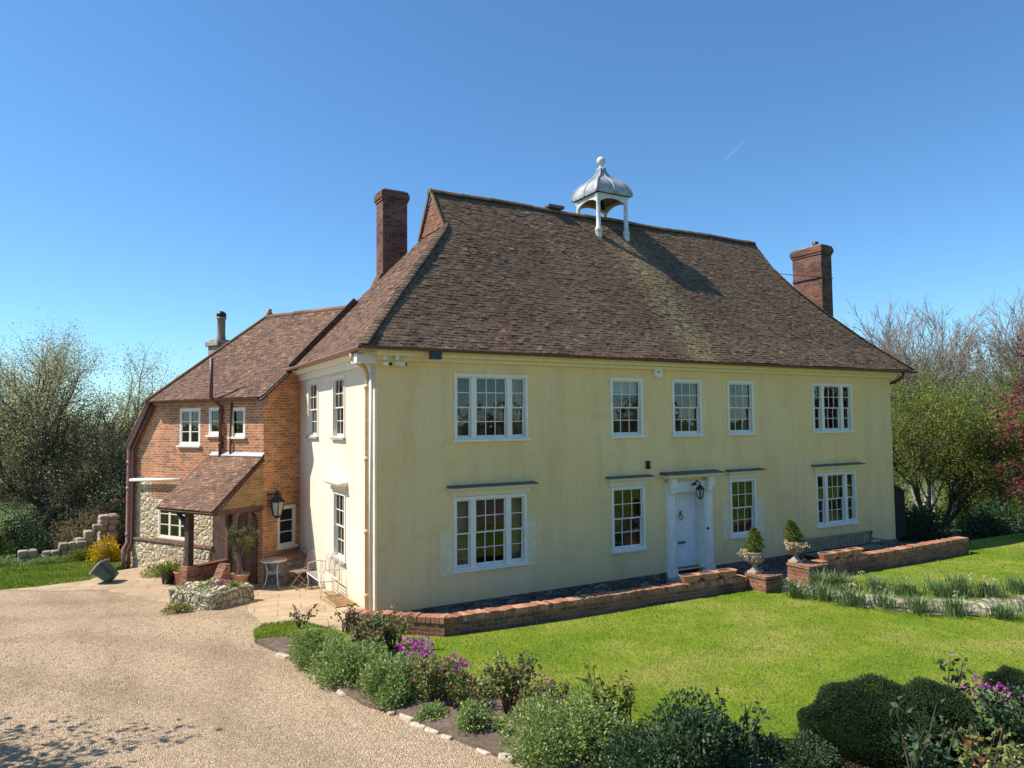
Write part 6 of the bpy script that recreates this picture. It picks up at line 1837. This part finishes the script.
# right hand garden
MULTI = dict(trunk=0.34, kids=(7, 6, 6, 5), low=(0.3, 0.2, 0.15, 0.15), ang=((0.3, 0.8), (0.4, 0.95), (0.4, 1.0), (0.4, 1.0)), ratio=(0.85, 0.62, 0.58, 0.55), rr=0.62, wob=0.12, up=(0.0, 0.03, 0.02, 0.02, 0.02), max=4)
tree('hazel_tree', 'broad multi stemmed tree in fresh yellow green leaf right of the house', 'tree', (25.0, 3.2, -0.6), 9.2, 111, MULTI, 'dark_bark', 'fresh_leaf', 50000, 0.10, None, 5, 0.12, 0.5, scatter=0.13, leaf2=('olive_leaf', 9000, low(4.0)))
MAPLE = dict(MULTI, up=(0.0, -0.02, -0.04, -0.03, 0.0), trunk=0.5)
tree('red_maple', 'dark crimson maple reaching in at the right edge', 'maple', (21.15, -4.85, 0.9), 5.2, 112, MAPLE, 'dark_bark', 'maple_leaf', 24000, 0.11, None, 2, 0.10, 0.2, scatter=0.2, narrow=0.7, )
BARE = dict(trunk=0.34, kids=(8, 8, 7, 8), low=(0.3, 0.2, 0.15, 0.1), ang=((0.25, 0.7), (0.3, 0.75), (0.3, 0.8), (0.3, 0.8)), ratio=(0.9, 0.64, 0.6, 0.56), rr=0.70, min=0.017, wob=0.07, up=(0.02, 0.08, 0.07, 0.06, 0.05), max=4)
BG = 'bare trees behind the right hand garden'
tree('bare_tree', 'tallest bare grey tree, its fan of twigs near the right edge', 'tree', (42.0, 8.5, -1.8), 17.0, 121, BARE, 'pale_bark', 'spring_leaf', 2500, 0.1, BG, 1, 0.26)
tree('bare_tree', 'bare twiggy tree left of the tallest, above the hazel', 'tree', (39.5, 11.6, -1.8), 15.6, 122, BARE, 'pale_bark', 'spring_leaf', 3000, 0.1, BG, 1, 0.22)
tree('bare_tree', 'shorter bare tree just beyond the right end of the roof', 'tree', (38.5, 15.0, -2.0), 13.4, 123, BARE, 'pale_bark', 'spring_leaf', 9000, 0.13, BG, 2, 0.15, 0.3)
tree('bare_tree', 'bare tree cut off by the right edge, behind the maple', 'tree', (44.5, 4.5, -1.8), 16.4, 124, BARE, 'pale_bark', 'spring_leaf', 2000, 0.1, BG, 1, 0.25)
tree('bare_tree', 'far bare tree low behind the hazel and roof corner', 'tree', (47.0, 17.0, -2.4), 14.5, 125, BARE, 'pale_bark', 'spring_leaf', 9000, 0.15, BG, 2, 0.16, 0.3)
HG = 'bushes along the right hand garden'
bush('dark evergreen bush in the house shade right of the gate', (20.2, 1.0, -0.3), (1.5, 1.0, 1.35), 7000, 0.09, 'dark_leaf', 81, HG)
bush('dark evergreen bush in front of the hazel stems', (22.4, -0.4, -0.3), (1.6, 1.0, 1.3), 7000, 0.09, 'dark_leaf', 82, HG)
bush('mixed olive bush under the maple at the right edge', (24.4, -1.9, -0.3), (1.5, 1.1, 1.5), 6500, 0.09, 'olive_leaf', 83, HG)
bush('pale yellow green bush behind the side gate', (20.6, 3.4, -0.4), (1.6, 1.2, 2.2), 7000, 0.11, 'fresh_leaf', 84, HG)
bush('pale green laurel behind the hazel stems to the right', (28.0, 3.0, -0.5), (1.8, 1.5, 2.0), 7000, 0.12, 'fresh_leaf', 85, HG)
bush('tall olive thicket behind the hazel, left part', (29.5, 9.5, -1.2), (3.2, 2.4, 6.4), 17000, 0.12, 'fresh_leaf', 86, HG, lumps=34, lump=0.3)
bush('tall olive thicket behind the hazel, right part', (33.0, 5.0, -1.2), (3.4, 2.6, 6.2), 17000, 0.12, 'fresh_leaf', 87, HG, lumps=34, lump=0.3)
bush('thicket behind the maple at the far right edge', (32.5, -0.5, -0.8), (3.0, 2.4, 5.4), 14000, 0.12, 'olive_leaf', 88, HG, lumps=30, lump=0.3)
# tree standing outside the left edge; only its shadow reaches the gravel
tree('garden_tree', 'tree left of the drive whose shadow falls on the gravel', 'tree', (-10.6, -3.85, -0.1), 11.6, 131, BROAD, 'grey_bark', 'spring_leaf', 22000, 0.14, None, 1, 0.2)

for i, (x, y, w, h, lb) in enumerate(((-12, -30, 4.5, 6.5, 'wide'), (-2, -33, 4.5, 7.5, 'tallest'), (8, -32, 4.5, 6.5, 'middle'), (19, -30, 4.5, 7.5, 'rounded'), (30, -27, 4.5, 7.0, 'ragged'), (40, -20, 5, 7.5, 'outermost'))):
    bush(lb + ' brown garden tree behind the viewpoint, mirrored in the window panes', (x, y, -1.0), (w, 3.0, h), 6000, 0.32, 'brown_leaf', 140 + i, 'trees mirrored in the windows')  # unseen trees; leaf colour set light and warm to bounce light onto the front

# ------------------------------------------------------------------ daffodil clumps along the garden path
dcl = [(7.95, -3.75), (8.25, -4.2), (8.35, -4.75), (8.75, -5.2), (9.0, -5.75), (9.45, -6.15), (10.0, -6.75),
       (9.35, -3.85), (9.75, -4.35), (10.15, -4.8), (10.6, -5.25), (11.0, -5.45), (11.5, -5.75), (12.3, -5.95), (13.1, -6.15), (10.7, -6.95), (9.0, -3.55), (13.8, -6.3)]
names = ['beside the left brick pier', 'near side of the path, second from the pier', 'near side of the path, third from the pier', 'near side where path bends', 'at the near kink of the path', 'near side just before bare paving shows', 'near side beside the bare paving',
         'far side of the path by the right pier', 'far side, second from the right pier', 'far side, third from the right pier', 'far side at the bend of the path', 'tall clump in the middle of the far row', 'far row right of the tall clump', 'far row near the right edge', 'far row at the very right edge', 'small clump nearest the camera by the paving', 'between the two brick piers at the path start', 'cut off by the right edge of the photo']
for i, ((x, y), nm) in enumerate(zip(dcl, names)):
    r = np.random.default_rng(300 + i)
    z0 = lawn_level(x, y)
    big = 1.35 if nm.startswith('tall') else r.uniform(0.8, 1.1)
    t = thing('daffodil_clump', ('clump of strappy spent daffodil leaves, ' + nm), 'daffodils', (x, y, z0), 0, 'daffodil clumps beside the garden path')
    V, Q, T = [], [], []
    for k in range(170):
        a = r.uniform(0, 6.28); q = abs(r.normal(0, 0.16)); L = r.uniform(0.22, 0.40) * big; bend = r.uniform(0.05, 0.28); w = r.uniform(0.006, 0.011)
        bx, by = q * math.cos(a), q * math.sin(a)
        a2 = a + r.normal(0, 0.6); dx, dy = math.cos(a2), math.sin(a2); sx, sy = -dy * w, dx * w
        pr = [(0, 0), (bend * 0.35, L * 0.6), (bend, L * (0.98 if r.random() < .7 else 0.7))]
        b0 = len(V)
        for j, (o, z) in enumerate(pr):
            ww = (1, 0.9, 0.25)[j]
            V += [(bx + dx * o - sx * ww, by + dy * o - sy * ww, z), (bx + dx * o + sx * ww, by + dy * o + sy * ww, z)]
        Q += [(b0, b0 + 1, b0 + 3, b0 + 2), (b0 + 2, b0 + 3, b0 + 5, b0 + 4)]
        tt = r.beta(2, 2); T += [tt, tt]
    fast_mesh('leaves', V, Q, 'daffodil_leaf', T, t)
    if i % 3 != 1:
        n = 24
        hd = r.normal(size=(3, 3)) * (0.16, 0.16, 0.02) + (0, 0, 0.36 * big)
        p = np.concatenate([h + r.normal(size=(n // 3, 3)) * 0.018 for h in hd])
        leaf_cloud('flowers', p, 0.04, 'cream_flower', t, i, None, 0.8)['kind'] = 'stuff'

# ------------------------------------------------------------------ lawn grass
def in_poly(P, poly):
    x, y = P[:, 0], P[:, 1]; c = np.zeros(len(P), bool); n = len(poly)
    for i in range(n):
        x0, y0 = poly[i]; x1, y1 = poly[(i + 1) % n]
        k = ((y0 > y) != (y1 > y)) & (x < (x1 - x0) * (y - y0) / (y1 - y0 + 1e-12) + x0)
        c ^= k
    return c
def grass(name, poly, n, level, off, box, seed, h=(0.012, 0.030), near=None):
    r = np.random.default_rng(seed)
    P = np.stack([r.uniform(box[0], box[1], n), r.uniform(box[2], box[3], n)], 1)
    P = P[in_poly(P, poly)]
    if near is not None:
        d = np.hypot(P[:, 0] + 4.8, P[:, 1] + 14.2)
        P = P[r.random(len(P)) < np.clip((near / d) ** 2, 0.08, 1)]
    n = len(P)
    sc_ = np.clip(np.hypot(P[:, 0] + 4.8, P[:, 1] + 14.2) / 9.0, 1, 3)
    H = r.uniform(h[0], h[1], n); W = 0.0045 * sc_
    a = r.uniform(0, 6.28, n); b = r.uniform(0, 6.28, n)
    z = np.array([level(x, y) for x, y in P]) + off
    V = np.empty((n, 3, 3))
    V[:, 0] = np.stack([P[:, 0] - W * np.cos(a), P[:, 1] - W * np.sin(a), z], 1)
    V[:, 1] = np.stack([P[:, 0] + W * np.cos(a), P[:, 1] + W * np.sin(a), z], 1)
    V[:, 2] = np.stack([P[:, 0] + H * 0.7 * np.cos(b), P[:, 1] + H * 0.7 * np.sin(b), z + H], 1)
    stripe = 0.14 * np.sign(np.sin((P[:, 0] * 0.35 + P[:, 1]) * 5.2))
    dry = 0.45 * np.exp(-(((P[:, 0] - 5.2) / 1.2) ** 2 + ((P[:, 1] + 6.4) / 0.5) ** 2)) + 0.4 * np.exp(-(((P[:, 0] - 7.6) / 0.9) ** 2 + ((P[:, 1] + 5.2) / 0.6) ** 2)) + 0.35 * np.exp(-(((P[:, 0] - 2.4) / 0.8) ** 2 + ((P[:, 1] + 5.9) / 0.5) ** 2))
    patch = 0.44 + stripe + dry + 0.22 * np.sin(P[:, 0] * 1.3 + 2 * np.sin(P[:, 1] * 0.9)) * np.sin(P[:, 1] * 1.7 + P[:, 0] * 0.4)
    t = np.clip(patch + r.normal(0, 0.2, n), 0, 1)
    o = fast_mesh(name, V.reshape(-1, 3), np.arange(n * 3).reshape(n, 3), 'grass_blade', t)
    return tag(o, 'short mown grass blades of the sunlit lawn', 'grass', kind='stuff')
# lawn minus path and edges
o = grass('grass', LAWN, 520000, lawn_level, 0.0, (-2, 24, -11, -0.5), 5, near=8.5)
o = grass('grass', [(-2.45, -0.62), (-1.95, -0.75), (-1.45, -0.5), (-0.98, -0.8), (-1.42, 0.38), (-2.1, 0.48), (-2.35, 0.1)], 5000, flat, 0.02, (-2.5, -0.9, -0.9, 0.5), 6, (0.025, 0.06))
o['label'] = 'small corner of rough grass between the gravel and patio edge'
o = grass('grass', [(-9, 10.1), (-7.2, 9.2), (-6.5, 9.1), (-5.2, 9.3), (-4.6, 10.3), (-4.3, 11.5), (-4.6, 14.2), (-7, 13.6), (-9, 14)], 30000, g, 0.02, (-9, -4, 9, 14.2), 7, (0.03, 0.06))
o['label'] = 'grass of the side lawn beyond the gravel drive'
r = np.random.default_rng(44)
n = 260
P = np.stack([r.uniform(0, 17, n), r.uniform(-9, -3, n)], 1); P = P[in_poly(P, LAWN)]
pts = np.concatenate([np.stack([np.full(5, x) + r.normal(0, .008, 5), np.full(5, y) + r.normal(0, .008, 5), np.full(5, lawn_level(x, y) + 0.03)], 1) for x, y in P])
o = leaf_cloud('daisies', pts, 0.018, 'cream_flower', None, 9, None, 0.8)
tag(o, 'scattered small daisies in the mown lawn', 'daisies', kind='stuff')
# loose pebbles lying on top of the gravel
n = 15000
P = np.stack([r.uniform(-7.5, -0.2, n), r.uniform(-9, 6, n)], 1); P = P[in_poly(P, GRAVEL)]
n = len(P); s = r.uniform(0.005, 0.011, n) * np.clip(np.hypot(P[:, 0] + 4.8, P[:, 1] + 14.2) / 10, 0.8, 1.4)
zz = np.array([g(x, y) for x, y in P])
octa = np.array([(1, 0, 0), (0, 1, 0), (-1, 0, 0), (0, -1, 0), (0, 0, 0.7), (0, 0, -0.4)])
rot = r.uniform(0, 6.28, n); cx, sx = np.cos(rot), np.sin(rot)
V = np.repeat(octa[None], n, 0) * s[:, None, None] * r.uniform(0.6, 1.3, (n, 6, 1))
V = np.stack([V[..., 0] * cx[:, None] - V[..., 1] * sx[:, None], V[..., 0] * sx[:, None] + V[..., 1] * cx[:, None], V[..., 2]], -1)
V += np.stack([P[:, 0], P[:, 1], zz + 0.003], 1)[:, None]
F = np.array([(0, 1, 4), (1, 2, 4), (2, 3, 4), (3, 0, 4)])
Q = (np.arange(n)[:, None, None] * 6 + F[None]).reshape(-1, 3)
o = fast_mesh('loose_gravel', V.reshape(-1, 3), Q, 'pebble', np.repeat(r.random(n), 4))
tag(o, 'loose pebbles lying on the tan gravel drive', 'gravel', kind='stuff')

b = MB(); b.tube([(5399.0, 4813.0, 2749.0), (5356.0, 5076.0, 2618.0)], [5, 16], 8)
vt = b.build('vapour_trail', 'vapour', None, (5399.0, 4813.0, 2749.0), uv=False)
tag(vt, 'faint short vapour trail high in the clear blue sky', 'vapour trail')
